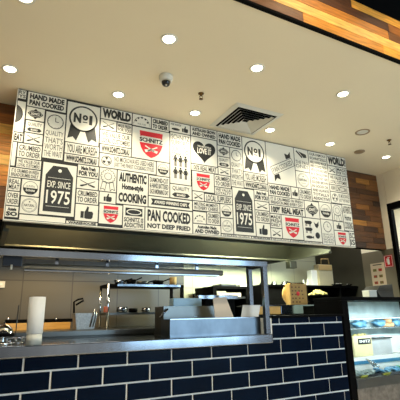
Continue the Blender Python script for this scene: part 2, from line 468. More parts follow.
for k in range(5): ring(b, .066 + k * .038, .066 + k * .038 + .020, CEIL - .024, CEIL - .010)
b.build('louvre', M['plasticw'], t)

p = at(166, 76, Z=CEIL)
t = thing('dome_camera', p, 'white ceiling dome camera with black lens ball', 'security camera')
MB().lathe([(0, 0), (.052, 0), (.056, -.006), (.055, -.03), (.047, -.052), (.036, -.056), (.034, -.05)], p).build('housing', M['plasticw'], t)
MB().lathe([(.036, -.05), (.036, -.062), (.031, -.078), (.02, -.09), (0, -.094)], p).build('lens_ball', M['blackglass'], t)
MB().lathe([(0, -.0955), (.008, -.094), (.010, -.0905)], p + Vector((-.004, -.012, .001))).build('lens', M['chrome'], t)

def sprinkler(px, py, label):
    p = at(px, py, Z=CEIL)
    t = thing('sprinkler', p, label, 'sprinkler', 'fire sprinklers in the ceiling')
    MB().lathe([(0, 0), (.026, 0), (.024, -.006), (.012, -.01), (.008, -.024), (0, -.026)], p, 20).build('escutcheon', M['bronze'], t)
    b = MB()
    for s in (-1, 1): b.tube([p + Vector((s * .008, 0, -.02)), p + Vector((s * .016, 0, -.036)), p + Vector((s * .004, 0, -.052))], .003, 6)
    b.lathe([(0, -.052), (.018, -.053), (.018, -.056), (0, -.057)], p, 16); b.build('deflector', M['bronze'], t)
sprinkler(201, 93.5, 'small bronze fire sprinkler between dome camera and air vent')
sprinkler(389, 140, 'small bronze fire sprinkler near the right edge above the doorway')
p = at(362.5, 132, Z=CEIL)
t = thing('ceiling_speaker', p, 'round tan ringed plate flush in the ceiling', 'ceiling speaker')
MB().lathe([(.058, 0), (.060, -.004), (.074, -.006), (.078, 0)], p).build('rim', M['brownplastic'], t)
MB().lathe([(0, -.003), (.03, -.004), (.058, -.001)], p).build('grille', M['plasticw'], t)
p = at(359.5, 151.5, Z=CEIL)
tag(MB().lathe([(0, -.016), (.045, -.014), (.062, -.006), (.062, 0)], p).build('ceiling_detector', M['brownplastic']),
    'flat brown disc on the ceiling just right of the last sign downlight', 'detector')

# ------------------------------------------------------------------ the sign
SY = 3.40
X0, X1, Z0, Z1 = .088, 3.869, EYE + .735, CEIL - .004
sign = thing('menu_signboard', ((X0 + X1) / 2, SY + .1, Z0), 'long white sign panel crowded with black lettering, tags and red shields', 'sign')
b = MB(); b.box(X0, X1, SY, SY + .045, Z0, Z1); b.box(X0 + .3, X1 - .3, SY + .045, WY - .002, Z0 + .1, Z1 - .05)
b.build('panel', M['ink'], sign)
b = MB(); b.box(X0 - .006, X0, SY, SY + .05, Z0, Z1); b.box(X0 - .006, X1, SY - .0, SY + .05, Z0 - .008, Z0)
b.build('edge_return', M['white'], sign)
paper, ink, white2 = MB(), MB(), MB()
YP, YI, YW, YT = SY - .001, SY - .002, SY - .003, SY - .004

def P(b, y, pts): b.flat([(x, y, z) for x, z in pts])
def circle(cx, cz, rx, rz=None, n=28, a0=0, a1=2 * math.pi):
    rz = rz or rx; full = abs(a1 - a0 - 2 * math.pi) < 1e-6; k = n if full else n + 1
    return [(cx + rx * math.cos(a0 + (a1 - a0) * i / n), cz + rz * math.sin(a0 + (a1 - a0) * i / n)) for i in range(k)]
def loop(b, y, cx, cz, rx, rz, w, n=32):
    o = circle(cx, cz, rx, rz, n); i = circle(cx, cz, rx - w, rz - w, n)
    for k in range(n): P(b, y, [o[k], o[(k + 1) % n], i[(k + 1) % n], i[k]])
def bar(b, y, p, q, w):
    d = Vector((q[0] - p[0], q[1] - p[1])).normalized() * w / 2; n = (-d.y, d.x)
    P(b, y, [(p[0] - n[0], p[1] - n[1]), (q[0] - n[0], q[1] - n[1]), (q[0] + n[0], q[1] + n[1]), (p[0] + n[0], p[1] + n[1])])
_tc = {}
def glyphs(s, bold):
    key = (s, bold)
    if key not in _tc:
        c = D.curves.new('t', 'FONT'); c.body = s; c.size = 1; c.offset = bold; c.resolution_u = 2; c.fill_mode = 'BOTH'
        o = D.objects.new('t', c); me = o.to_mesh()
        vs = [(v.co.x, v.co.y) for v in me.vertices]; fs = [tuple(p.vertices) for p in me.polygons]
        o.to_mesh_clear(); D.objects.remove(o); D.curves.remove(c)
        xs = [v[0] for v in vs]; ys = [v[1] for v in vs]; x0, x1, y0, y1 = min(xs), max(xs), min(ys), max(ys)
        _tc[key] = ([((x - x0) / max(x1 - x0, 1e-6), (y - y0) / max(y1 - y0, 1e-6)) for x, y in vs], fs)
    return _tc[key]
def text(b, y, s, x0, z0, x1, z1, bold=.02, rot=0, arc=0):
    """a line of lettering filling the box"""
    vs, fs = glyphs(s, bold); cx, cz = (x0 + x1) / 2, (z0 + z1) / 2; cr, sr = math.cos(rot), math.sin(rot)
    nv = []
    for u, v in vs:
        dx, dz = (u - .5) * (x1 - x0), (v - .5) * (z1 - z0)
        dz += arc * (u - .5) ** 2 * 4
        nv.append(b.b.verts.new((cx + dx * cr - dz * sr, y, cz + dx * sr + dz * cr)))
    for f in fs:
        try: q = b.b.faces.new([nv[i] for i in f]); q.material_index = b.mi
        except ValueError: pass
def lines(b, y, ls, x0, z0, x1, z1, bold, gap=.16, mar=.05):
    w = x1 - x0; h = z1 - z0; n = len(ls); mx = min(mar * w, .02); mz = min(.09 * h, .016); g = gap * (h - 2 * mz) / n
    wt = [.8 if any(c.islower() for c in s) else 1 for s in ls]; tot = sum(wt); H = h - 2 * mz - g * (n - 1); z = z1 - mz
    for s, q in zip(ls, wt):
        hh = H * q / tot; ins = .1 * w if q < 1 else 0
        text(b, y, s, x0 + mx + ins, z - hh, x1 - mx - ins, z, bold); z -= hh + g

def cross(b, cx, cz, w, h, y):
    for s in (-1, 1):
        bar(b, y, (cx - s * w * .36, cz + h * .28), (cx + s * w * .12, cz - h * .12), max(.0045, h * .06))
        P(b, y, [(cx + s * w * .05, cz - h * .04), (cx + s * w * .34, cz - h * .18), (cx + s * w * .37, cz - h * .29), (cx + s * w * .27, cz - h * .32), (cx + s * w * .02, cz - h * .12)])
def thumb(b, cx, cz, s, y):
    P(b, y, [(cx - .42 * s, cz - .38 * s), (cx - .2 * s, cz - .38 * s), (cx - .2 * s, cz + .1 * s), (cx - .42 * s, cz + .1 * s)])
    P(b, y, [(cx - .16 * s, cz - .36 * s), (cx - .05 * s, cz - .42 * s), (cx + .33 * s, cz - .42 * s), (cx + .42 * s, cz - .3 * s), (cx + .45 * s, cz + .0 * s), (cx + .38 * s, cz + .12 * s),
             (cx + .1 * s, cz + .12 * s), (cx + .14 * s, cz + .42 * s), (cx + .02 * s, cz + .48 * s), (cx - .06 * s, cz + .22 * s), (cx - .16 * s, cz + .08 * s)])
def shield(cx, cz, s):
    """one red shield emblem, a part of its own"""
    b = MB()
    def q(*pts): P(b, YI, [(cx + u * s, cz + v * s) for u, v in pts])
    q((-.46, .5), (.46, .5), (.44, .3), (-.44, .3))
    q((-.46, .04), (.46, .04), (.40, -.16), (.30, -.34), (.16, -.46), (0, -.54), (-.16, -.46), (-.30, -.34), (-.40, -.16))
    for u in (-1, 1): q((u * .44, .30), (u * .46, .04), (u * .40, .06), (u * .38, .29))
    o = b.build('red_shield', M['red'], sign)
    b = MB()
    P(b, YW, [(cx + u * s, cz + v * s) for u, v in ((-.56, .27), (.56, .27), (.52, .16), (.56, .03), (-.56, .03), (-.52, .16))])
    for k in (-1, 1):
        bar(b, YW, (cx - k * .24 * s, cz - .08 * s), (cx + k * .12 * s, cz - .27 * s), .05 * s)
        P(b, YW, [(cx + (k * .04) * s, cz - .2 * s), (cx + k * .27 * s, cz - .24 * s), (cx + k * .22 * s, cz - .34 * s), (cx + k * .02 * s, cz - .27 * s)])
    b.build('shield_banner', M['white'], o)
    b = MB(); text(b, YT, 'SCHNITZ', cx - .46 * s, cz + .065 * s, cx + .46 * s, cz + .235 * s, .045)
    b.build('shield_lettering', M['ink'], o)
def clock(b, cx, cz, r, y):
    loop(b, y, cx, cz, r, r, r * .11)
    bar(b, y, (cx, cz), (cx, cz + r * .6), r * .09); bar(b, y, (cx, cz), (cx + r * .4, cz - r * .03), r * .09)
    for k in range(12):
        a = k * math.pi / 6; bar(b, y, (cx + r * .78 * math.cos(a), cz + r * .78 * math.sin(a)), (cx + r * .86 * math.cos(a), cz + r * .86 * math.sin(a)), r * .05)
def person(b, cx, cz, h, y, dress):
    P(b, y, circle(cx, cz + .41 * h, .09 * h, n=12))
    if dress: P(b, y, [(cx - .08 * h, cz + .3 * h), (cx + .08 * h, cz + .3 * h), (cx + .18 * h, cz - .1 * h), (cx - .18 * h, cz - .1 * h)])
    else: P(b, y, [(cx - .13 * h, cz + .3 * h), (cx + .13 * h, cz + .3 * h), (cx + .1 * h, cz - .1 * h), (cx - .1 * h, cz - .1 * h)])
    for s in (-1, 1):
        bar(b, y, (cx + s * .1 * h, cz + .28 * h), (cx + s * .22 * h, cz - .0 * h), .06 * h)
        bar(b, y, (cx + s * .055 * h, cz - .08 * h), (cx + s * .055 * h, cz - .5 * h), .085 * h)
def oval(b, cx, cz, w, h, s):
    P(b, YI, [(cx - w * .5, cz), (cx - w * .3, cz + h * .26), (cx - w * .12, cz + h * .32), (cx, cz + h * .5), (cx + w * .12, cz + h * .32), (cx + w * .3, cz + h * .26),
              (cx + w * .5, cz), (cx + w * .3, cz - h * .26), (cx + w * .12, cz - h * .32), (cx, cz - h * .5), (cx - w * .12, cz - h * .32), (cx - w * .3, cz - h * .26)])
    loop(white2, YW, cx, cz, w * .40, h * .25, h * .025)
    text(white2, YW, s, cx - w * .27, cz - h * .11, cx + w * .27, cz + h * .11, .05)
def pennant(b, cx, cz, w, h, s):
    P(b, YI, [(cx - w / 2, cz + h / 2), (cx + w / 2, cz + h / 2), (cx + w * .46, cz), (cx + w / 2, cz - h / 2), (cx - w / 2, cz - h / 2), (cx - w * .46, cz)])
    text(white2, YW, s, cx - w * .42, cz - h * .27, cx + w * .42, cz + h * .27, .03)

for (x0, z0, x1, z1, kind, s, st) in CELLS:
    x0 = max(x0, X0 + .004); x1 = min(x1, X1 - .004); z0 = max(z0, Z0 + .004); z1 = min(z1, Z1 - .006)
    P(paper, YP, [(x0, z0), (x1, z0), (x1, z1), (x0, z1)])
    w, h = x1 - x0, z1 - z0; cx, cz = (x0 + x1) / 2, (z0 + z1) / 2; ls = s.split('|')
    if s.startswith('WORLD'): text(ink, YI, s, x0 + .012, z0 + .012, x1 - .008, z1 - .006, .07)
    elif s.startswith('PAN COOKED|'): text(ink, YI, 'PAN COOKED', x0 + .02, z0 + .40 * h, x1 - .02, z1 - .07 * h, .045); text(ink, YI, 'NOT DEEP FRIED', x0 + .02, z0 + .09 * h, x1 - .02, z0 + .31 * h, .045)
    elif kind == 't': lines(ink, YI, ls, x0, z0, x1, z1, .055 if st else .022, gap=.3 if len(ls) > 5 else .16)
    elif kind == 'disc': P(ink, YI, [(x0, cz + .02 + .085)] + circle(x0 - .02, cz + .02, .07, .085, 14, math.pi / 2 - .3, -math.pi / 2 + .3) + [(x0, cz + .02 - .085)])
    elif kind == 'oval': oval(ink, cx, cz, w * .88, h * .86, 'SCHNITZ')
    elif kind == 'qual':
        text(ink, YI, 'QUALITY', x0 + .1 * w, cz + .02 * h, x1 - .1 * w, z1 - .12 * h, .01)
        P(ink, YI, [(x0 + .08 * w, cz - .27 * h), (x0 + .2 * w, cz - .1 * h), (x1 - .2 * w, cz - .1 * h), (x1 - .08 * w, cz - .27 * h), (x1 - .2 * w, cz - .42 * h), (x0 + .2 * w, cz - .42 * h)])
        text(white2, YW, 'BOARD', x0 + .3 * w, cz - .35 * h, x1 - .3 * w, cz - .18 * h, .03)
    elif kind == 'cross': cross(ink, cx, cz, w, h, YI)
    elif kind == 'bowl':
        r = min(w, h) * .42; loop(ink, YI, cx, cz, r, r, r * .06)
        P(ink, YI, [(cx - r, cz - r * .02), (cx - r * .8, cz - r * .6), (cx - r * .4, cz - r * .9), (cx + r * .4, cz - r * .9), (cx + r * .8, cz - r * .6), (cx + r, cz - r * .02)])
        text(white2, YW, 'Schnitz', cx - r * .62, cz - r * .55, cx + r * .62, cz - r * .18, .03)
        text(ink, YI, 'BURGERS', cx - r * .55, cz + r * .15, cx + r * .55, cz + r * .42, .0, arc=-r * .08)
    elif kind == 'circ':
        r = min(w, h) * .43; loop(ink, YI, cx, cz, r, r, r * .05); loop(ink, YI, cx, cz, r * .86, r * .86, r * .035)
        text(ink, YI, s, cx - r * .7, cz - r * .18, cx + r * .7, cz + r * .2, .02)
        P(ink, YI, circle(cx, cz + r * .52, r * .1, n=10)); bar(ink, YI, (cx - r * .4, cz - r * .45), (cx + r * .4, cz - r * .45), r * .05)
    elif kind == 'clock':
        r = min(w * .42, h * .22); clock(ink, cx, z1 - r - .1 * w, r, YI)
        lines(ink, YI, ls, x0, z0, x1, z1 - 2 * r - .12 * w, .0)
    elif kind == 'medal':
        r = min(w * .44, h * .35); mz = z1 - r - .02; md = MB()
        for sg in (-1, 1):
            P(md, YI, [(cx + sg * r * .08, mz - r * .75), (cx + sg * r * .85, mz - r * .5), (cx + sg * r * 1.02, mz - r * 1.62), (cx + sg * r * .66, mz - r * 1.46), (cx + sg * r * .42, mz - r * 1.74)])
        P(md, YI, circle(cx, mz, r, n=40)); mo = md.build('medal_print', M['tagink'], sign)
        md = MB(); P(md, YW, circle(cx, mz, r * .88, n=40)); md.build('medal_disc', M['white'], mo)
        md = MB(); text(md, YT, 'N', cx - r * .68, mz - r * .36, cx - r * .16, mz + r * .38, .06); text(md, YT, '1', cx + r * .40, mz - r * .38, cx + r * .62, mz + r * .36, .07)
        text(md, YT, 'o', cx - r * .08, mz - r * .10, cx + r * .32, mz + r * .34, .05); bar(md, YT, (cx - r * .04, mz - r * .24), (cx + r * .28, mz - r * .24), r * .07)
        md.build('medal_lettering', M['tagink'], mo)
    elif kind == 'tag':
        tg = MB(); a, c, e, f = x0 + .09 * w, x1 - .09 * w, z0 + .06 * h, z1 - .05 * h
        P(tg, YI, [(a, e), (c, e), (c, f - .19 * h), (c - .2 * w, f), (a + .2 * w, f), (a, f - .19 * h)])
        to = tg.build('date_tag_print', M['tagink'], sign); tg = MB()
        P(tg, YW, circle(cx, f - .09 * h, .055 * w, n=16))
        text(tg, YW, 'EXP. SINCE', a + .07 * w, cz + .02 * h, c - .07 * w, cz + .15 * h, .01)
        text(tg, YW, '1975', a + .06 * w, cz - .29 * h, c - .06 * w, cz - .03 * h, .015)
        for q in (.21, -.34): bar(tg, YW, (a + .02, cz + q * h), (c - .02, cz + q * h), .003)
        tg.build('date_tag_lettering', M['white'], to)
    elif kind == 'thumb': thumb(ink, cx, cz, min(w, h) * .85, YI)
    elif kind == 'arch':
        for k in range(5):
            a = math.radians(20 + 35 * k); r = w * .34; P(ink, YI, circle(cx + r * math.cos(a), z0 + .25 * h + r * math.sin(a), w * .055, n=10))
        for k in range(24):
            a0, a1 = math.pi * k / 24, math.pi * (k + 1) / 24; r = w * .45; cc = z0 + .12 * h
            P(ink, YI, [(cx + r * math.cos(a0), cc + r * math.sin(a0)), (cx + r * math.cos(a1), cc + r * math.sin(a1)), (cx + r * .96 * math.cos(a1), cc + r * .96 * math.sin(a1)), (cx + r * .96 * math.cos(a0), cc + r * .96 * math.sin(a0))])
        text(ink, YI, 'FIVE STAR', cx - w * .22, z0 + .12 * h, cx + w * .22, z0 + .25 * h, 0)
    elif kind == 'shield': shield(cx, cz + .0 * h, min(w * .82, h * .82))
    elif kind == 'fan':
        r = h * .36; fx = x0 + r * 1.35; loop(ink, YI, fx, cz, r, r, r * .12)
        for k in range(3):
            a = math.pi / 2 + k * 2 * math.pi / 3; P(ink, YI, [(fx + r * .12 * math.cos(a), cz + r * .12 * math.sin(a))] + circle(fx, cz, r * .78, n=6, a0=a - .45, a1=a + .45))
        lines(ink, YI, ls, fx + r * 1.1, z0, x1, z1, .01)
    elif kind == 'rosette':
        r = min(w * .36, h * .28); rz = z1 - r * 1.35
        for k in range(14): a = 2 * math.pi * k / 14; loop(ink, YI, cx + r * math.cos(a), rz + r * math.sin(a), r * .25, r * .25, r * .07, 10)
        P(white2, YW, circle(cx, rz, r * .98, n=24)); loop(ink, YT, cx, rz, r * .62, r * .62, r * .08)
        for sg in (-1, 1):
            pts = [(cx + sg * r * .2, rz - r * 1.0), (cx + sg * r * .85, rz - r * .85), (cx + sg * r * 1.15, rz - r * 2.3), (cx + sg * r * .72, rz - r * 2.05), (cx + sg * r * .45, rz - r * 2.45)]
            for k in range(5): bar(ink, YI, pts[k], pts[(k + 1) % 5], r * .09)
    elif kind == 'badge':
        P(ink, YI, [(x0 + .1 * w, cz + .05 * h), (x1 - .1 * w, cz + .05 * h), (x1 - .1 * w, z1 - .1 * h), (x0 + .1 * w, z1 - .1 * h)])
        oz = (cz + .05 * h + z1 - .1 * h) / 2; P(white2, YW, circle(cx, oz, w * .36, h * .13)); P(ink, YT, circle(cx, oz, w * .3, h * .09))
        lines(ink, YI, ls, x0, z0, x1, cz + .03 * h, .03)
    elif kind == 'banner': pennant(ink, cx, cz, w * .9, h * .6, s)
    elif kind == 'people':
        lines(ink, YI, ls, x0, cz - .02 * h, x1, z1, .0)
        ph = h * .22
        for r_ in range(2):
            for q in range(3): person(ink, cx + (q - 1) * w * .25, z0 + h * .1 + ph * .5 + (1 - r_) * ph * 1.08, ph, YI, (q + r_) % 2)
    elif kind == 'chefs':
        P(ink, YI, circle(x0 + .3 * w, z0 + .3 * h, .2 * w, .13 * h, 16)); thumb(ink, x0 + .75 * w, z0 + .45 * h, h * .75, YI)
        text(ink, YI, 'FREE RANGE', x0 + .06 * w, z1 - .32 * h, x0 + .56 * w, z1 - .12 * h, .02)
    elif kind == 'heart':
        hb = MB(); pts = []
        for k in range(48):
            a = 2 * math.pi * k / 48; pts.append((cx + w * .44 * (math.sin(a) ** 3), cz + .02 * h + h * .43 * (13 * math.cos(a) - 5 * math.cos(2 * a) - 2 * math.cos(3 * a) - math.cos(4 * a)) / 15.5))
        P(hb, YI, pts); ho = hb.build('heart_print', M['ink'], sign)
        hb = MB(); text(hb, YW, 'LOVE IT', cx - .27 * w, cz - .1 * h, cx + .27 * w, cz + .12 * h, .03); text(hb, YW, 'YOU ARE GONNA', cx - .27 * w, cz + .14 * h, cx + .27 * w, cz + .21 * h, .03)
        hb.build('heart_lettering', M['white'], ho)
    elif kind == 'ribbon':
        r = math.atan2(.17, .34); c2 = (cx + .02, cz - .02); u = Vector((math.cos(r), math.sin(r))); n = Vector((-u.y, u.x)); L, T = w * .43, h * .1
        def g(a, e): q = Vector(c2) + u * a + n * e; return (q.x, q.y)
        for sg in (-1, 1): bar(ink, YI, g(-L, sg * T), g(L, sg * T), .006); bar(ink, YI, g(sg * L, -T), g(sg * L, T), .006)
        text(ink, YI, s, c2[0] - L * .9, c2[1] - T * .6, c2[0] + L * .9, c2[1] + T * .6, .0, rot=r)
        for sg in (-1, 1):
            P(ink, YI, [g(sg * L * .98, sg * T * 1.15), g(sg * L * .55, sg * T * 1.2), g(sg * L * .62, sg * T * 2.7), g(sg * L * .86, sg * T * 2.0), g(sg * L * 1.15, sg * T * 2.55)])
    elif kind == 'pan':
        bar(ink, YI, (x0 + .15 * w, z1 - .12 * h), (x0 + .55 * w, z1 - .38 * h), .02); 
        P(ink, YI, [(x0 + .3 * w, z1 - .12 * h), (x1 - .15 * w, z1 - .22 * h), (x1 - .12 * w, z1 - .36 * h), (x1 - .35 * w, z1 - .38 * h)])
        lines(ink, YI, ['THE PAN', 'ONES'], x0, z0 + .1 * h, x1, cz + .0 * h, 0)
    elif kind == 'animals':
        for i, (u, v) in enumerate(((.3, .8), (.3, .5), (.3, .17))):
            ax, az, q = x0 + u * w, z0 + v * h, w * .19
            if i < 2:
                P(ink, YI, [(ax - q, az + q * .4), (ax + q * .7, az + q * .5), (ax + q * 1.15, az + q * .2), (ax + q * .8, az - q * .3), (ax + q * .5, az - q * .35), (ax - q * .7, az - q * .3), (ax - q * 1.05, az)])
                for e in (-.8, -.5, .3, .6): bar(ink, YI, (ax + e * q, az - q * .2), (ax + e * q, az - q * .85), q * .16)
            else: P(ink, YI, circle(ax, az, q, q * .35, 14)); P(ink, YI, [(ax + q * .8, az), (ax + q * 1.3, az + q * .35), (ax + q * 1.3, az - q * .35)])
        ax, az, q = x0 + .75 * w, z0 + .74 * h, w * .14
        P(ink, YI, [(ax - q, az + q * .9), (ax - q * .3, az + q * .3), (ax + q * .3, az + q * .4), (ax + q, az + q * 1.2), (ax + q * .9, az - q * .2), (ax + q * .2, az - q * 1.1), (ax - q * .5, az - q * .6)])
        P(ink, YI, circle(x0 + .77 * w, z0 + .27 * h, w * .13, h * .14, 16))
paper.build('cell_paper', M['white'], sign); ink.build('lettering', M['ink'], sign)
white2.build('reversed_lettering', M['white'], sign)

# ------------------------------------------------------------------ tiled counter
TY = 3.20
counter = thing('tiled_counter', (1.0, TY + .1, 0), 'servery counter faced with large glossy navy brick tiles and pale grout', 'counter')
XR = 3.31; ZL = EYE - .268; ZR = EYE - .045
b = MB(); b.box(-2.5, XR, TY + .006, TY + .16, .0, ZL); b.box(2.40, XR, TY + .006, TY + .16, ZL, ZR); b.build('grout_bed', M['grout'], counter)
b = MB(); zj = EYE - .102; G = .0065; row = 0
z = zj + .128
k = 1
while z > .1:
    zt = min(z, ZR); zb = z - .128; off = .304 if (k % 2) else .304 + .1835
    x = off - .367 * 9
    while x < XR:
        a, e = max(x + G, -2.5), min(x + .367 - G, XR - .004)
        if e - a > .012:
            if zb >= ZL - .001 - .128 + .128 or zt > ZL + .01:
                if e > 2.42:
                    b.box(max(a, 2.42) if zb > ZL - .02 else a, e, TY - .004, TY + .01, zb + G, zt - G if zt < ZR - .001 else zt, .003)
                    if zb <= ZL - .02 and zt > ZL: pass
                if zb < ZL - .03 and a < 2.42 and e <= 2.42: b.box(a, e, TY - .004, TY + .01, zb + G, ZL, .003)
            else: b.box(a, e, TY - .004, TY + .01, zb + G, zt - G, .003)
        x += .367
    z -= .128; k += 1
b.build('navy_tiles', M['navy'], counter)
MB().box(2.415, XR + .02, TY - .03, TY + .2, ZR, ZR + .022, .004).build('black_cap', M['black'], counter)

# stainless worktop with folded front
top = EYE - .184
wt = thing('stainless_worktop', (1.0, 3.5, top - .08), 'long stainless steel worktop with a folded front edge on the tiled counter', 'worktop')
MB().box(-2.5, 2.395, 3.165, 3.98, top - .077, top, .006).build('worktop_sheet', M['steel'], wt)

# ------------------------------------------------------------------ pass-through gantry
gt = thing('pass_gantry', (1.0, 3.33, top), 'stainless overhead pass shelf on square posts over the worktop', 'shelf')
GY0, GY1, GZ0, GZ1 = 3.20, 3.50, EYE + .428, EYE + .480
b = MB(); b.box(-1.0, 2.41, GY0, GY0 + .045, GZ0, GZ1, .003); b.build('front_rail', M['steel'], gt)
b = MB(); b.box(-1.0, 2.41, GY1 - .045, GY1, GZ1 - .03, GZ1, .003); b.box(2.365, 2.41, GY0 + .045, GY1 - .045, GZ0, GZ1, .003); b.build('rear_rail', M['steel'], gt)
MB().box(-1.0, 2.41, GY0 + .04, GY1 - .04, GZ1 - .012, GZ1 - .002).build('shelf_sheet', M['steeld'], gt)
for x, y in ((2.355, GY0 + .002), (2.36, GY1 - .045), (-.9, GY0 + .002), (-.9, GY1 - .045)):
    MB().box(x, x + (.05 if y < 3.3 else .045), y, y + .045, top + .001, GZ0 if y < 3.3 else GZ1 - .03, .003).build('post', M['steel'], gt)
hl = thing('heat_lamp', (1.1, 3.33, EYE + .33), 'long tubular heat lamp bar hung beneath the gantry', 'heat lamp')
zt_ = EYE + .368
b = MB(); b.tube([(.25, 3.33, zt_), (1.975, 3.33, zt_)], .026, 20); b.build('lamp_tube', mat('heat_lamp_metal', (176, 176, 170), .35, .7, var=.1), hl)
MB().box(.26, 1.93, 3.305, 3.355, zt_ - .034, zt_ - .020, .003).build('reflector_lip', M['steel'], hl)
for x in (.49, .885, 1.32, 1.71): MB().box(x - .012, x + .012, 3.322, 3.338, zt_ + .022, GZ1 - .012).build('hanger', M['steel'], hl)
b = MB(); b.box(.11, .24, 3.29, 3.37, EYE + .365, GZ1 - .012, .004); b.build('junction_box', mat('dark_blue_enamel', (24, 34, 48), .4, var=.1), hl)
b = MB(); b.tube([(.17, 3.285, EYE + .375), (.17, 3.285, EYE + .340)], .008, 8); b.build('switch', M['plasticw'], hl)

# ------------------------------------------------------------------ extraction hood
hood = thing('extraction_hood', (2.0, 4.1, EYE + .74), 'large stainless canopy hood hanging over the kitchen behind the sign', 'extractor hood')
HX0, HX1, HYa, HYb, HZ = .12, 3.86, 3.80, 4.66, EYE + .735
b = MB()
b.prism([(HX0, HYb, HZ), (HX0, HYb - .015, HZ), (HX0, HYb - .38, HZ + .62), (HX0, HYb, HZ + .62)], (HX1 - HX0, 0, 0)); b.build('rear_baffle', M['steelh'], hood)
b = MB(); b.box(HX1, HX1 + .012, HYa, HYb, HZ, HZ + .62); b.build('right_side', M['steelh'], hood)
b = MB(); b.box(HX0 - .012, HX0, HYa, HYb, HZ, HZ + .62); b.build('left_side', M['steelh'], hood)
b = MB(); b.box(HX0, HX1, HYa - .012, HYa, HZ + .03, HZ + .62); b.box(HX0, HX1, HYa, HYb, HZ + .60, HZ + .62); b.build('canopy_shell', M['steelh'], hood)
b = MB(); b.box(HX0 - .02, HX1 + .02, HYb - .02, HYb + .03, HZ - .012, HZ + .006, .003); b.box(HX1 - .03, HX1 + .02, HYa, HYb - .02, HZ - .02, HZ + .005, .003); b.box(HX0 - .02, HX0 + .03, HYa, HYb - .02, HZ - .02, HZ + .005, .003)
b.build('drip_rim', M['steelh'], hood)
b = MB(); b.box(HX0, HX1, HYb + .03, 5.09, HZ - .012, HZ + .3); b.build('wall_filler', M['blackm'], hood)
p = at(291, 262, Y=4.55)
b = MB(); b.box(p.x - .06, p.x + .06, 4.5, 4.6, EYE + .60, EYE + .70, .008); b.build('grease_cup', M['steelh'], hood)

# ------------------------------------------------------------------ cooking line along the back wall
BZ = EYE - .125
cb = thing('cook_bench', (1.2, 4.6, 0), 'low dark stainless cooking bench along the grey tiled wall', 'bench')
b = MB(); b.box(-2.5, 2.30, 4.10, 5.09, BZ - .05, BZ, .004); b.build('bench_top', M['steeld'], cb)
b = MB(); b.box(-2.5, 2.28, 4.14, 5.08, .08, BZ - .05); b.build('bench_cabinet', M['steeld'], cb)
for x in (-2.4, .3, 2.15): MB().box(x, x + .05, 4.2, 4.25, 0, .08).build('leg', M['steeld'], cb)

q0, q1 = at(2, 332, Y=4.75), at(70, 322, Y=4.75)
tag(MB().box(q0.x, q1.x, 4.72, 4.75, BZ, q1.z, .004).build('timber_board', M['timber']), 'long pale timber board standing against the back of the left cooking bench', 'board')
q0, q1 = at(6, 322, Y=4.85), at(71, 319, Y=4.85)
t = thing('wall_rail', (q0.x, 4.85, q0.z), 'thin black rail with bolts above the long timber board', 'rail')
MB().box(q0.x, q1.x + .02, 4.84, 5.09, q1.z - .03, q1.z + .005).build('rail_bar', M['blackm'], t)
for px in (8, 30, 56): p = at(px, 319, Y=4.84); MB().lathe([(0, .012), (.012, .012), (.014, 0), (.014, -.01), (0, -.012)], p, 10).build('bolt', M['chrome'], t)
q = at(2, 284, Y=5.08)
t = thing('power_outlet', (q.x, 5.09, q.z), 'small white power outlet on grey tiles at the left edge', 'outlet')
MB().box(q.x - .06, q.x + .03, 5.08, 5.099, q.z - .04, q.z + .03, .004).build('plate', M['plasticw'], t)
MB().box(q.x - .02, q.x + .005, 5.074, 5.08, q.z - .015, q.z + .01, .001).build('switch', M['paper'], t)

# fryer basket
q0, q1 = at(73, 329, Y=4.35), at(96, 313, Y=4.35)
fb = thing('fryer_basket', ((q0.x + q1.x) / 2, 4.35, BZ), 'grey fryer basket with dark looped handle on the cooking bench', 'fryer basket')
b = MB(); x0, x1 = q0.x, q1.x
b.prism([(x0 + .02, 4.28, BZ + .003), (x1 - .03, 4.28, BZ + .003), (x1, 4.28, q1.z), (x0, 4.28, q1.z)], (0, .16, 0)); b.build('basket_body', mat('basket_mesh_metal', (170, 172, 170), .45, .6, var=.25, vscale=60), fb)
h0 = at(74, 313, Y=4.3); b = MB(); b.tube([h0, at(74, 302, Y=4.3), at(78, 299.5, Y=4.3), at(83, 298.5, Y=4.3), at(83.5, 300.5, Y=4.3), at(76, 305, Y=4.3)], .009, 8); b.build('handle', M['black'], fb)
b = MB(); b.tube([at(90, 327, Y=4.27), at(95, 309, Y=4.27)], .007, 6); b.tube([at(93, 327, Y=4.27), at(97, 312, Y=4.27)], .005, 6); b.build('hook', M['steel'], fb)

# rack with salamander shelf
RZ = EYE + .335
rk = thing('wire_rack', (1.7, 4.45, BZ), 'freestanding steel rack with two shelves on the cooking bench', 'rack')
q0, q1 = at(117, 284, Y=4.4), at(184, 285, Y=4.4)
b = MB(); b.box(at(108, 284, Y=4.4).x, q1.x, 4.4, 4.75, RZ - .03, RZ); b.build('top_shelf', M['blackm'], rk)
b = MB(); b.box(q0.x, q1.x - .05, 4.385, 4.4, RZ - .028, RZ + .002, .003); b.build('shelf_edge', M['steel'], rk)
p = at(108, 300, Y=4.4); MB().tube([(p.x, 4.4, BZ), (p.x, 4.4, RZ)], .014, 12).build('post', M['chrome'], rk)
p2 = at(183.5, 300, Y=4.4); MB().box(p2.x - .03, p2.x, 4.4, 4.43, BZ, RZ - .03).build('post', M['blackm'], rk)
MB().tube([(p.x, 4.72, BZ), (p.x, 4.72, RZ - .03)], .014, 12).build('post', M['chrome'], rk)
MB().box(p2.x - .03, p2.x, 4.7, 4.73, BZ, RZ - .03).build('post', M['blackm'], rk)
c = at(106, 309.5, Y=4.39); MB().box(c.x - .018, c.x + .018, 4.375, 4.425, c.z - .03, c.z + .03, .006).build('orange_clamp', M['orange'], rk)
rk.children[-1]['label'] = 'orange clamp on the left post'
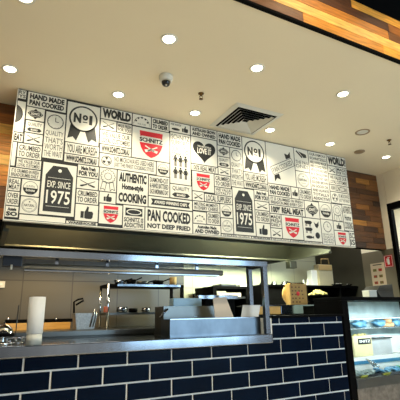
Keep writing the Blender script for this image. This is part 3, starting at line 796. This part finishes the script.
s0 = at(110, 312, Y=4.4); MB().box(p.x, p2.x - .03, 4.4, 4.72, s0.z - .03, s0.z - .008).build('lower_shelf', M['steeld'], rk)
s0z = s0.z - .008
for px, w, h, m_, nm, lb in ((122, .06, .06, 'steel', 'steel_pot', 'small steel pot at the left of the rack\'s lower shelf'), (133, .05, .045, 'black', 'black_pan', 'small black pan in the middle of the rack\'s lower shelf'), (146, .05, .05, 'steel', 'steel_bowl', 'little steel bowl right on the rack\'s lower shelf')):
    a = at(px, 308, Y=4.5)
    tag(MB().lathe([(0, 0), (w * .8, 0), (w, h * .3), (w, h), (w * .92, h), (w * .9, h * .2), (0, h * .15)], (a.x, 4.5, s0z), 20).build(nm, M[m_]), lb, 'cookware')
for i, (px, rr, hh, mm, lb) in enumerate(((120, .07, .05, 'steel', 'low steel pan at the left end of the rack\'s top shelf'), (131, .06, .06, 'black', 'black round pan second from the left on the rack\'s top shelf'),
          (143, .08, .04, 'steeld', 'wide flat pan in the middle of the rack\'s top shelf'), (158, .07, .055, 'black', 'black pan left of the pale tub on the rack\'s top shelf'))):
    a = at(px, 282, Y=4.55); t = thing('frying_pan', (a.x, 4.55, RZ), lb, 'pan', 'pans on the rack')
    MB().lathe([(0, 0), (rr * .75, 0), (rr, hh), (rr * .95, hh), (rr * .7, .006), (0, .006)], (a.x, 4.55, RZ + .001), 24).build('pan_body', M[mm], t)
    MB().tube([(a.x + rr * .6, 4.50, RZ + hh * .8), (a.x + rr * 1.5, 4.44, RZ + hh * 1.3)], .007, 8).build('handle', M['black'], t)
a = at(173, 281, Y=4.55); tag(MB().lathe([(0, 0), (.04, 0), (.045, .1), (.04, .1), (.036, .01), (0, .01)], (a.x, 4.55, RZ), 20).build('plastic_tub', M['kraft']), 'pale tub at the right end of the rack\'s top shelf', 'tub')

# ------------------------------------------------------------------ things on the worktop
a = at(33.6, 344, Z=top)
t = thing('paper_towel_roll', (a.x, a.y, top), 'tall white paper towel roll standing upright on the worktop', 'paper roll')
hgt = at(36, 297, Y=a.y).z - top; r0 = .058
MB().lathe([(0, .0), (r0 * .93, .0), (r0 * .93, hgt * .21), (0, hgt * .21)], (a.x, a.y, top), 32).build('lower_band', M['plasticw'], t)
MB().lathe([(r0 * .93, hgt * .215), (r0 * .97, hgt * .22), (r0 * 1.02, hgt), (r0 * .35, hgt), (r0 * .35, hgt - .03), (0, hgt - .03)], (a.x, a.y, top), 32).build('paper_sheets', M['paper'], t)
# chrome domed dispenser and wire tray on the left
a = at(2, 343, Y=3.42)
t = thing('domed_dish', (a.x, 3.42, top), 'chrome domed dish with black band at the left edge of the worktop', 'dish')
MB().lathe([(0, 0), (.08, 0), (.075, .015), (.02, .025), (.02, .045), (.07, .055)], (a.x, 3.42, top), 28).build('foot', M['chrome'], t)
MB().lathe([(.07, .055), (.078, .06), (.078, .075), (.07, .08), (0, .08)], (a.x, 3.42, top), 28).build('band', M['black'], t)
MB().lathe([(.068, .08), (.06, .11), (.035, .135), (.008, .142), (.008, .155), (0, .158)], (a.x, 3.42, top), 28).build('dome_lid', M['chrome'], t)
a = at(16, 344, Y=3.36)
t = thing('wire_tray', (a.x + .03, 3.40, top), 'small curved wire tray beside the chrome domed dish', 'tray')
for zz, rr in ((.01, .05), (.045, .06)):
    b = MB(); b.tube([(a.x + rr * math.cos(q), 3.40 + rr * .8 * math.sin(q), top + zz) for q in [2 * math.pi * k / 24 for k in range(25)]], .004, 6); b.build('wire_ring', M['chrome'], t)
for q in range(8):
    c_, s_ = math.cos(q * math.pi / 4), math.sin(q * math.pi / 4)
    MB().tube([(a.x + .05 * c_, 3.40 + .04 * s_, top + .002), (a.x + .06 * c_, 3.40 + .048 * s_, top + .045)], .003, 6).build('wire_upright', M['chrome'], t)
a = at(15, 338, Y=3.75); e = at(16, 305, Y=3.75)
t = thing('docket_spike', (a.x, 3.75, top), 'thin upright metal rod on the worktop left of the paper roll', 'rod')
MB().tube([(a.x, 3.75, top + .01), (a.x + .005, 3.75, e.z)], .004, 6).build('rod', M['steeld'], t)
MB().lathe([(0, 0), (.03, 0), (.03, .01), (0, .012)], (a.x, 3.75, top), 20).build('base', M['steeld'], t)

def openbox(b, x0, x1, y0, y1, z0, z1, w=.006, fl=0):
    b.box(x0, x1, y0, y0 + w, z0, z1); b.box(x0, x1, y1 - w, y1, z0, z1); b.box(x0, x0 + w, y0 + w, y1 - w, z0, z1); b.box(x1 - w, x1, y0 + w, y1 - w, z0, z1)
    b.box(x0 + w, x1 - w, y0 + w, y1 - w, z0, z0 + w)
a = at(170, 333, Y=3.30); e = at(261, 317, Y=3.30)
t = thing('steel_bin', ((a.x + e.x) / 2, 3.36, top), 'wide open stainless steel bin at the right end of the worktop', 'container')
b = MB(); openbox(b, a.x, e.x - .01, 3.30, 3.50, top + .001, e.z); b.build('bin_shell', M['steelr'], t)
b = MB(); b.box(a.x - .004, e.x - .006, 3.292, 3.30, e.z - .008, e.z + .004, .002); b.build('rolled_rim', M['steel'], t)
a = at(162, 318, Y=3.66); e = at(213, 306, Y=3.66)
t = thing('clear_tub', ((a.x + e.x) / 2, 3.7, top), 'smoky stainless tub with white marks behind the steel bin', 'container')
b = MB(); openbox(b, a.x, e.x, 3.62, 3.84, top + .001, e.z); b.build('tub_shell', M['steeld'], t)
b = MB()
for k, (u, v) in enumerate(((.5, .55), (.58, .62), (.54, .42), (.63, .5))): b.box(a.x + u * (e.x - a.x), a.x + u * (e.x - a.x) + .03, 3.617, 3.62, top + v * (e.z - top), top + v * (e.z - top) + .008)
b.build('marker_writing', M['bluelid'], t)
b = MB(); b.tube([at(160, 317, Y=3.6), at(168, 309, Y=3.6)], .008, 8); b.build('ladle_handle', M['steel'], t)
a = at(170, 305.5, Y=3.76); e = at(198, 298.5, Y=3.76)
tag(MB().box(a.x, e.x, 3.68, 3.78, top + .001, e.z, .006).build('blue_container', M['bluelid']), 'pale blue plastic container standing in the smoky tub', 'container')
a = at(195, 299, Y=3.90); e = at(234, 295.5, Y=3.90)
t = thing('steel_tray', ((a.x + e.x) / 2, 3.9, a.z), 'shallow pale steel tray raised on a stand behind the steel bin', 'tray')
MB().box(a.x, e.x, 3.82, 3.96, a.z - .004, e.z, .004).build('tray', M['steel'], t)
MB().box(a.x + .1, e.x - .02, 3.86, 3.94, top, a.z - .004).build('stand', M['blackm'], t)
MB().tube([at(194, 297, Y=3.84), at(194, 294, Y=3.84)], .012, 8).build('knob', M['black'], t)
def sheet(px, Y, label, m_):
    v = [at(x, y, Y=Y) for x, y in px]; b = MB(); b.prism(v, (0, .006, 0)); return tag(b.build('paper_bag', m_), label, 'paper bag')
sheet([(217, 332), (213, 298), (226, 297), (234, 318), (236, 332)], 3.42, 'cream paper bag standing tall in the middle of the steel bin', M['paper2'])
sheet([(239, 332), (243, 305), (260.5, 305), (256, 332)], 3.44, 'short pale paper bag at the right end of the steel bin', M['paper'])

# ------------------------------------------------------------------ kitchen on the right
sh = thing('oven_shelf', (2.7, 4.6, 0), 'dark open shelf unit with trays seen between bin and gantry posts', 'shelf')
a = at(213, 286, Y=4.5); e = at(246, 288, Y=4.5)
MB().box(a.x, e.x + .05, 4.5, 5.0, a.z - .03, a.z).build('top_board', M['blackm'], sh)
MB().box(a.x, a.x + .05, 4.5, 5.0, 0, a.z - .03).build('side', M['blackm'], sh)
MB().box(e.x + .0, e.x + .05, 4.5, 5.0, 0, a.z - .03).build('side', M['blackm'], sh)
m2 = at(220, 295, Y=4.5); MB().box(a.x + .05, e.x, 4.52, 5.0, m2.z - .04, m2.z - .02).build('middle_board', M['steeld'], sh)
MB().box(a.x + .05, e.x, 4.9, 4.95, .1, m2.z - .04).build('back_panel', M['blackm'], sh)
c = at(222, 284, Y=4.6); tag(MB().box(c.x - .06, c.x + .16, 4.52, 4.75, a.z, a.z + .03, .004).build('baking_tray', M['steeld']), 'flat dark baking tray on top of the dark shelf unit', 'tray')
c = at(240, 285, Y=4.6); tag(MB().box(c.x - .05, c.x + .14, 4.52, 4.7, a.z, a.z + .022, .004).build('baking_tray', M['plasticw']), 'pale flat tray on the dark shelf unit beside the dark one', 'tray')
MB().box(a.x + .08, e.x - .05, 4.54, 4.8, m2.z - .02, m2.z + .035, .01).build('baking_tray', M['paper2'])
tag(D.objects['baking_tray.002'], 'cream tray inside the dark shelf unit', 'tray')

# black equipment with the long ledge
bk = thing('range_unit', (3.9, 4.6, 0), 'long black kitchen unit with an open shelf and flat top ledge', 'kitchen unit')
LZ = EYE + .352; b0 = at(262, 286, Y=4.3).x
MB().box(b0, WX - .01, 4.28, 5.09, LZ - .025, LZ, .003).build('top_ledge', M['black'], bk)
lo = EYE + .175
sx0 = at(309, 300, Y=4.3).x; sx1 = at(341, 300, Y=4.3).x
MB().box(b0, sx0, 4.30, 5.08, 0, LZ - .025).build('left_body', M['blackm'], bk)
MB().box(sx0, WX - .012, 4.30, 5.08, 0, lo - .02).build('lower_body', M['blackm'], bk)
MB().box(sx0, WX - .012, 4.06, 5.08, lo - .02, lo, .002).build('middle_shelf', M['black'], bk)
MB().box(sx0, WX - .012, 5.0, 5.08, lo, LZ - .025).build('shelf_back', M['blackm'], bk)
MB().box(sx1, sx1 + .02, 4.3, 5.0, lo, LZ - .025).build('shelf_divider', M['blackm'], bk)
for px in (263, 274, 284):
    c = at(px, 283, Y=4.4); t = thing('gas_knob', (c.x, 4.4, LZ), {263: 'steel gas burner cap beside the gantry post', 274: 'steel gas burner cap between the gantry post and the black pan', 284: 'steel gas burner cap touching the black pan'}[px], 'burner', 'burner caps on the black unit')
    MB().lathe([(0, 0), (.045, 0), (.045, .012), (.032, .02), (.032, .045), (.02, .05), (0, .05)], (c.x, 4.4, LZ), 20).build('cap', M['steeld'], t)
    MB().box(c.x - .05, c.x + .05, 4.395, 4.405, LZ + .001, LZ + .02).build('grate_bar', M['black'], t)
c = at(295, 283, Y=4.5); t = thing('black_pan', (c.x, 4.5, LZ), 'low black frying pan on the ledge above the printed carton', 'pan')
MB().lathe([(0, 0), (.10, 0), (.13, .04), (.125, .04), (.095, .008), (0, .008)], (c.x, 4.5, LZ), 28).build('pan_body', M['black'], t)
MB().tube([(c.x - .10, 4.45, LZ + .03), (c.x - .24, 4.38, LZ + .045)], .01, 8).build('handle', M['black'], t)
for px, lb in ((303.5, 'small clear sauce bottle next to the black pan'), (307.5, 'small clear sauce bottle next to the white carton')):
    c = at(px, 282, Y=4.6); t = thing('sauce_bottle', (c.x, 4.6, LZ), lb, 'bottle', 'sauce bottles on the ledge')
    MB().lathe([(0, 0), (.02, 0), (.022, .05), (.01, .07), (.01, .085), (0, .085)], (c.x, 4.6, LZ), 16).build('body', M['plasticw'], t)
    MB().lathe([(.012, .085), (.010, .1), (0, .105)], (c.x, 4.6, LZ), 12).build('cap', M['paper'], t)
a = at(311, 284, Y=4.65); e = at(318.5, 271, Y=4.65)
t = thing('white_carton', (a.x, 4.7, LZ), 'small white carton on the ledge, left of the taller cream carton', 'carton')
MB().box(a.x, e.x - .005, 4.62, 4.72, LZ, e.z, .003).build('carton_body', M['paper'], t)
MB().box(a.x, e.x - .005, 4.62, 4.67, e.z, e.z + .004, .001).build('carton_flap', M['paper'], t)
a = at(319, 284, Y=4.6); e = at(331, 265, Y=4.6)
t = thing('cream_carton', (a.x, 4.6, LZ), 'tall cream paper sack with a rolled top, hanging loop above it', 'carton')
MB().box(a.x, e.x, 4.58, 4.68, LZ, e.z, .008).build('sack_body', mat('cream_sack', (196, 184, 150), .7, var=.06), t)
MB().box(a.x + .005, e.x - .01, 4.572, 4.60, e.z - .09, e.z - .004, .01).build('rolled_top', M['kraft'], t)
tp = [at(321, 264, Y=4.62), at(321, 259, Y=4.62), at(328, 259, Y=4.62), at(329, 264, Y=4.62)]
b = MB(); b.tube(tp, .008, 8); b.build('handle_loop', M['kraft'], t)
# bowl of pasta
a = at(320.5, 297, Y=4.16)
t = thing('pasta_bowl', (a.x, 4.18, lo), 'low bowl heaped with pale yellow food on the black unit\'s open shelf', 'bowl')
MB().lathe([(0, 0), (.08, 0), (.13, .03), (.135, .04), (.12, .038), (0, .02)], (a.x, 4.20, lo), 28).build('bowl', M['blackm'], t)
b = MB(); rn = random.Random(4)
for k in range(60):
    q = rn.random() * 6.28; rr = rn.random() ** .6 * .125; zz = lo + .045 + (.125 - rr) * .5 + rn.random() * .012
    b.lathe([(0, -.014), (.014, -.006), (.016, .004), (0, .015)], (a.x + rr * math.cos(q), 4.20 + rr * math.sin(q) * .8, zz), 7)
tag(b.build('food_heap', M['pasta'], t), kind='stuff')
# things on the ledge to the right
for px, lb in ((337, 'small dark bowl of pale food on the ledge right of the cream sack'), (351, 'small dark bowl of pale food beneath the green packet')):
    c = at(px, 282, Y=4.45); t = thing('small_bowl', (c.x, 4.45, LZ), lb, 'bowl', 'small bowls on the ledge')
    MB().lathe([(0, 0), (.05, 0), (.085, .035), (.08, .035), (.045, .008), (0, .008)], (c.x, 4.45, LZ), 24).build('bowl', M['black'], t)
    b = MB()
    for k in range(9): b.lathe([(0, -.01), (.016, 0), (0, .012)], (c.x + rn.uniform(-.055, .055), 4.45 + rn.uniform(-.04, .04), LZ + .036), 8)
    tag(b.build('food', M['plasticw'], t), kind='stuff')
c = at(360, 284, Y=4.5); t = thing('food_packet', (c.x, 4.5, LZ), 'dark green packet with a yellow band on the ledge left of the menu poster', 'packet')
MB().box(c.x - .09, c.x + .09, 4.48, 4.56, LZ, LZ + .12, .008).build('packet', mat('dark_green_card', (30, 52, 34), .5, var=.1), t)
MB().box(c.x - .06, c.x + .092, 4.474, 4.48, LZ + .065, LZ + .10).build('yellow_band', M['timber'], t)

# prep bench with the carton
pb = thing('prep_bench', (3.0, 4.0, 0), 'stainless prep bench behind the raised tiled counter', 'bench')
PZ = EYE + .088; c0 = at(258, 305, Y=3.8).x; c1 = at(318, 305, Y=3.8).x
MB().box(c0, c1, 3.8, 4.24, PZ - .016, PZ, .003).build('bench_top', M['steel'], pb)
MB().box(c0 + .01, c1 - .03, 3.82, 4.22, .1, PZ - .016).build('drawer_body', M['blackm'], pb)
tm = c0 + .36 * (c1 - c0); MB().box(c0 + .01, tm, 3.808, 3.82, PZ - .10, PZ - .012, .002).build('golden_reflection_front', M['timber'], pb)  # timber-coloured plate stands in for a golden reflection in the steel
MB().box(tm + .01, at(303, 308, Y=3.81).x, 3.808, 3.82, PZ - .10, PZ - .012, .002).build('steel_front', M['steel'], pb)
for x in (c0 + .02, c1 - .08): MB().box(x, x + .04, 3.84, 3.88, 0, .1).build('leg', M['steeld'], pb)
a = at(291, 305, Y=3.9); e = at(306, 284, Y=3.9)
cx0 = thing('printed_carton', (a.x, 3.95, PZ), 'yellow brown printed cardboard carton standing on the prep bench', 'carton')
b = MB(); b.box(0, e.x - a.x, 0, .09, 0, e.z - PZ, .002); o = b.build('carton_body', M['card']); o.parent = cx0; o.location = (0, -.05, 0)
b = MB(); rn = random.Random(9)
for r_ in range(5):
    for q in range(4):
        if rn.random() < .8:
            u = .02 + q * .05 + rn.random() * .012; v = .025 + r_ * .043; b.box(u, u + .022, -.002, 0, v, v + .016)
o = b.build('printed_marks', mat('carton_print_brown', (96, 60, 28), .6, var=.1)); o.parent = cx0; o.location = (0, -.05, 0)
b = MB(); b.lathe([(0, 0), (.026, 0), (.026, .002), (0, .002)], (0, 0, 0), 20, Matrix.Translation((.12, -.0005, .13)) @ Matrix.Rotation(math.pi / 2, 4, 'X')); o = b.build('red_spot', M['red']); o.parent = cx0; o.location = (0, -.05, 0)
a = at(288.5, 304, Y=3.98)
t = thing('round_board', (a.x, 3.98, PZ), 'round pale wooden pizza board leaning beside the printed carton', 'board')
mt = Matrix.Translation((a.x + .04, 4.00, PZ + .115)) @ Matrix.Rotation(math.radians(84), 4, 'X')
b = MB(); b.lathe([(0, 0), (.11, 0), (.115, .004), (.115, .012), (.11, .016), (0, .016)], (0, 0, 0), 36, mt); b.build('board_disc', M['timber'], t)
b = MB(); b.box(a.x + .02, a.x + .06, 3.99, 4.005, PZ + .22, PZ + .26, .004); b.build('grip', M['timber'], t)

# ------------------------------------------------------------------ on the right wall
def wallq(px, py): return at(px, py, X=WX)
def wallplate(name, pts, thick, m_, parent):
    b = MB(); b.prism([(WX - thick, wallq(x, y).y, wallq(x, y).z) for x, y in pts], (thick - .001, 0, 0)); return b.build(name, m_, parent)
fy1, fy0, fz0, fz1 = 3.78, 3.65, EYE + .565, EYE + .725
t = thing('extinguisher_sign', (WX, (fy0 + fy1) / 2, fz0), 'red fire extinguisher sign with white symbol on the right wall', 'sign')
MB().box(WX - .004, WX - .0005, fy0, fy1, fz0, fz1).build('sign_plate', M['signred'], t)
b = MB(); cy = (fy0 + fy1) / 2
b.box(WX - .006, WX - .004, cy - .016, cy + .016, fz0 + .035, fz1 - .05, .0008); b.box(WX - .006, WX - .004, cy - .008, cy + .008, fz1 - .05, fz1 - .036); b.box(WX - .006, WX - .004, cy - .03, cy + .008, fz1 - .036, fz1 - .028)
b.box(WX - .006, WX - .004, cy + .022, cy + .027, fz0 + .06, fz1 - .04); b.build('symbol', M['paper'], t)
b = MB()
for z_ in (fz0 + .006, fz1 - .01): b.box(WX - .006, WX - .004, fy0 + .006, fy1 - .006, z_, z_ + .004)
for y_ in (fy0 + .006, fy1 - .01): b.box(WX - .006, WX - .004, y_, y_ + .004, fz0 + .006, fz1 - .006)
b.build('border', M['paper'], t)
py0, py1, pz0, pz1 = 3.79, 4.02, EYE + .31, EYE + .64
t = thing('menu_poster', (WX, (py0 + py1) / 2, pz0), 'tall pale poster with six food pictures on the right wall', 'poster')
MB().box(WX - .003, WX - .0005, py0, py1, pz0, pz1).build('poster_sheet', mat('poster_paper', (205, 186, 160), .5, var=.04), t)
fm = [mat('poster_food_red', (170, 50, 35), .5, var=.3, vscale=60), mat('poster_food_brown', (110, 70, 40), .5, var=.3, vscale=60), mat('poster_food_green', (110, 105, 50), .5, var=.3, vscale=60)]
for r_ in range(3):
    for q in range(2):
        yy = py1 - .065 - q * .09; zz = pz0 + .065 + r_ * .085
        b = MB(); b.mi = 0; b.box(WX - .005, WX - .003, yy - .028, yy + .028, zz - .018, zz + .018, .0008); b.mi = 1; b.box(WX - .006, WX - .005, yy - .012, yy + .016, zz - .01, zz + .01)
        b.build('food_picture', [fm[(r_ + q) % 3], fm[(r_ * 2 + q + 1) % 3]], t)
b = MB(); b.box(WX - .004, WX - .003, py0 + .04, py1 - .04, pz1 - .03, pz1 - .018); b.build('poster_heading', M['ink'], t)

# ------------------------------------------------------------------ display case
CX0, CX1, CY0, CY1, CZ = 3.335, 4.78, 3.20, 3.62, EYE + .15
case = thing('display_case', ((CX0 + CX1) / 2, (CY0 + CY1) / 2, 0), 'black framed glass food display case at the right end of the counter', 'display case')
F0, F1 = EYE - .655, EYE + .11
MB().box(CX0 + .0, CX1, CY0, CY1, CZ - .04, CZ, .004).build('top_panel', M['black'], case)
MB().box(CX0, CX0 + .085, CY0, CY0 + .04, 0.0, CZ - .04, .003).build('front_post', M['black'], case)
MB().box(CX1 - .03, CX1, CY0, CY1, 0, CZ - .04).build('side_panel', M['black'], case)
MB().box(CX0, CX0 + .02, CY0 + .04, CY1, 0, CZ - .04).build('side_panel', M['black'], case)
MB().box(CX0 + .02, CX1 - .03, CY1 - .02, CY1, EYE - .30, CZ - .04).build('back_glass', mat('pale_reflection_back', (196, 210, 205), .2, var=.25, vscale=6, coat=.5), case)  # pale mottled colour stands in for reflections in the glass
MB().box(CX0 + .02, CX1 - .03, CY1 - .03, CY1, 0, EYE - .30).build('back_panel', M['deck'], case)
MB().box(CX0 + .085, CX1 - .03, CY0 + .01, CY0 + .016, F0, CZ - .04).build('front_glass', M['glass'], case)
MB().box(CX0 + .085, CX1 - .03, CY0 - .01, CY0 + .05, F0 - .09, F0, .004).build('lower_frame', M['steeld'], case)
MB().box(CX0 + .085, CX1 - .03, CY0 + .0, CY0 + .10, .1, F0 - .09).build('stone_plinth', M['stone'], case)
MB().box(CX0 + .02, CX1 - .03, CY0 + .1, CY1 - .03, F0 - .08, F0 - .03).build('well_floor', M['deck'], case)
dz = EYE - .485
MB().box(CX0 + .02, CX1 - .03, 3.44, CY1 - .03, F0 - .03, dz, .003).build('rear_deck', M['deck'], case)
MB().box(CX0 + .03, CX1 - .03, 3.435, 3.44, dz - .075, dz - .04).build('deck_edge', mat('blue_deck_edge', (60, 120, 150), .3, var=.1), case)
gz = EYE - .185
MB().box(CX0 + .02, CX1 - .03, 3.46, CY1 - .02, gz - .01, gz, .002).build('glass_shelf', M['clear'], case)
ledz = EYE - .075
MB().box(CX0 + .09, CX1 - .03, CY0 + .05, CY0 + .07, ledz, ledz + .006, .001).build('lamp_housing', M['steel'], case)
MB().box(CX0 + .09, CX1 - .03, CY0 + .052, CY0 + .066, ledz - .004, ledz).build('led_strip', M['led'], case)
cl = light('case_light', 'AREA', (4.05, CY0 + .062, ledz - .008), 10, (.84, .95, 1.0), shape='RECTANGLE', size=1.25, size_y=.015)
cl.rotation_euler = (math.radians(25), 0, 0)
# contents
a = at(354, 356, Y=3.47); e = at(370, 335, Y=3.47)
t = thing('kraft_bag', (a.x, 3.5, dz), 'cream paper carton with a dark printed label in the display case', 'carton')
MB().box(a.x, e.x, 3.455, 3.555, dz, e.z, .004).build('carton_body', mat('cream_carton_card', (205, 190, 140), .7, var=.08), t)
MB().box(a.x + .07, e.x - .02, 3.452, 3.455, dz + .13, dz + .19).build('dark_label', M['ink'], t)
b = MB(); text(b, 3.451, 'SNITZ', a.x + .085, dz + .145, e.x - .03, dz + .175, .02); b.build('label_lettering', M['white'], t)
b = MB(); rn = random.Random(2)
for k in range(14): b.lathe([(0, -.012), (.018, 0), (0, .014)], (rn.uniform(a.x + .03, e.x - .03), rn.uniform(3.47, 3.54), e.z + .008), 8)
tag(b.build('bread_rolls', M['pasta'], t), kind='stuff')
a = at(371.5, 350, Y=3.49); e = at(389, 337, Y=3.49)
t = thing('steel_pan', (a.x, 3.52, dz), 'deep square steel food pan next to the cream carton', 'pan')
b = MB(); openbox(b, a.x, e.x, 3.47, 3.57, dz + .001, e.z); b.build('pan_body', mat('pan_steel', (190, 190, 186), .4, .4, var=.1), t)
b = MB(); b.box(a.x - .015, e.x + .015, 3.455, 3.475, e.z - .008, e.z + .004, .003); b.box(a.x - .015, e.x + .015, 3.565, 3.58, e.z - .008, e.z + .004, .003); b.build('rim', M['steel'], t)
for px, py, w, m_, lb in ((360, 332, .11, 'bluefilm', 'crumpled blue plastic bag at the left on the glass shelf'), (380, 331, .10, 'bluefilm', 'crumpled blue plastic bag next to the bread on the glass shelf'), (396, 328, .07, 'bluefilm', 'crumpled blue plastic bag at the right end of the glass shelf')):
    a = at(px, py, Y=3.53); b = MB(); rn = random.Random(px)
    r = bmesh.ops.create_icosphere(b.b, subdivisions=3, radius=1)
    for v in r['verts']:
        n_ = 1 + .18 * math.sin(v.co.x * 7 + v.co.z * 5) + .12 * math.sin(v.co.y * 9 + 2 * v.co.x * 5)
        v.co = Vector((a.x + v.co.x * w * n_, 3.53 + v.co.y * .05 * n_, gz + .042 + max(v.co.z, -.9) * .045 * n_))
    for f in b.b.faces: f.smooth = True
    tag(b.build('plastic_bag', M[m_]), lb, 'bag', 'plastic bags in the display case')
a = at(386.5, 327, Y=3.54); b = MB(); 
for k in range(3): b.lathe([(0, 0), (.045, 0), (.055, .02), (.045, .045), (0, .052)], (a.x + (k - 1) * .035, 3.52, gz + .001 + (k % 2) * .05), 24)
tag(b.build('bread_roll', mat('bread_crust', (196, 150, 104), .6, var=.15)), 'brown bread loaf on the glass shelf of the display case', 'bread')
# trays in the well
well = F0 - .03
for i, (xa, xb, m_) in enumerate(((CX0 + .12, CX0 + .50, 'steeld'), (CX0 + .52, CX0 + .90, 'steeld'), (CX0 + .92, CX0 + 1.38, 'steeld'))):
    t = thing('food_tray', ((xa + xb) / 2, 3.33, well), ('steel salad tray holding tongs at the left of the display case', 'middle steel tray of pale food in the display case', 'steel tray with green leaves at the right of the display case')[i], 'tray', 'steel trays in the display well')
    b = MB(); openbox(b, xa, xb, 3.24, 3.42, well, well + .05); b.build('tray_shell', M['steel'], t)
    b = MB(); rn = random.Random(20 + i)
    for k in range(70 if i < 2 else 90):
        b.lathe([(0, -.01), (.026, -.002), (.02, .01), (0, .016)], (rn.uniform(xa + .03, xb - .03), rn.uniform(3.26, 3.40), well + .045 + rn.random() * .03), 7)
    tag(b.build('food', (mat('salad_food', (150, 160, 150), .5, var=.4, vscale=40) if i == 0 else M['bluefilm'] if i == 1 else M['green']), t), kind='stuff')
tg = thing('serving_tongs', (CX0 + .25, 3.45, well + .06), 'steel serving tongs lying across the left tray', 'tongs')
for s in (-1, 1):
    MB().tube([at(366, 359, Y=3.42) + Vector((0, s * .006, 0)), at(372, 363, Y=3.38) + Vector((0, s * .02, .0)), at(377, 367, Y=3.34) + Vector((0, s * .03, 0))], [.007, .009, .013], 8).build('tong_arm', M['chrome'], tg)
for px, py, lb in ((363, 377.5, 'yellow price card at the front of the display case under the tongs'), (386, 376.5, 'yellow price card at the front of the display case, further right')):
    a = at(px, py, Y=3.25); 
    b = MB(); mt = Matrix.Translation((a.x, 3.235, F0 - .0)) @ Matrix.Rotation(math.radians(35), 4, 'X')
    b.box(-.045, .045, -.001, .001, -.012, .03, 0, mt); tag(b.build('price_card', M['yellow']), lb, 'card', 'price cards')
# things on top of the case and machine
a = at(384, 297, Y=3.5)
t = thing('receipt_machine', (a.x, 3.5, CZ), 'dark grey boxy machine on the display case below the poster', 'machine')
x0, x1, mz = at(375, 297, Y=3.4).x, at(391, 297, Y=3.4).x, at(384, 286, Y=3.4).z
b = MB(); b.prism([(x0 + .06, 3.36, CZ), (x1, 3.36, CZ), (x1, 3.36, mz + .02), (x0 + .06, 3.36, mz), (x0, 3.36, mz - .05), (x0 + .03, 3.36, CZ + .03)], (0, .2, 0)); b.build('housing', mat('dark_grey_plastic', (62, 60, 54), .4, var=.08), t)
b = MB()
for k in range(3): b.box(x0 + .05, x1 - .01, 3.552, 3.36, mz - .03 - k * .022, mz - .022 - k * .022)
b.build('vents', M['steeld'], t)
x0 = at(367, 297, Y=3.4).x; x1 = at(374.5, 297, Y=3.4).x
t = thing('white_box', (x0, 3.4, CZ), 'small grey white box on the display case left of the dark machine', 'box')
MB().box(x0, x1, 3.36, 3.46, CZ, CZ + .075, .004).build('box_body', M['plasticw'], t)
MB().box(x0, x1, 3.355, 3.465, CZ + .075, CZ + .083, .002).build('box_lid', M['paper'], t)
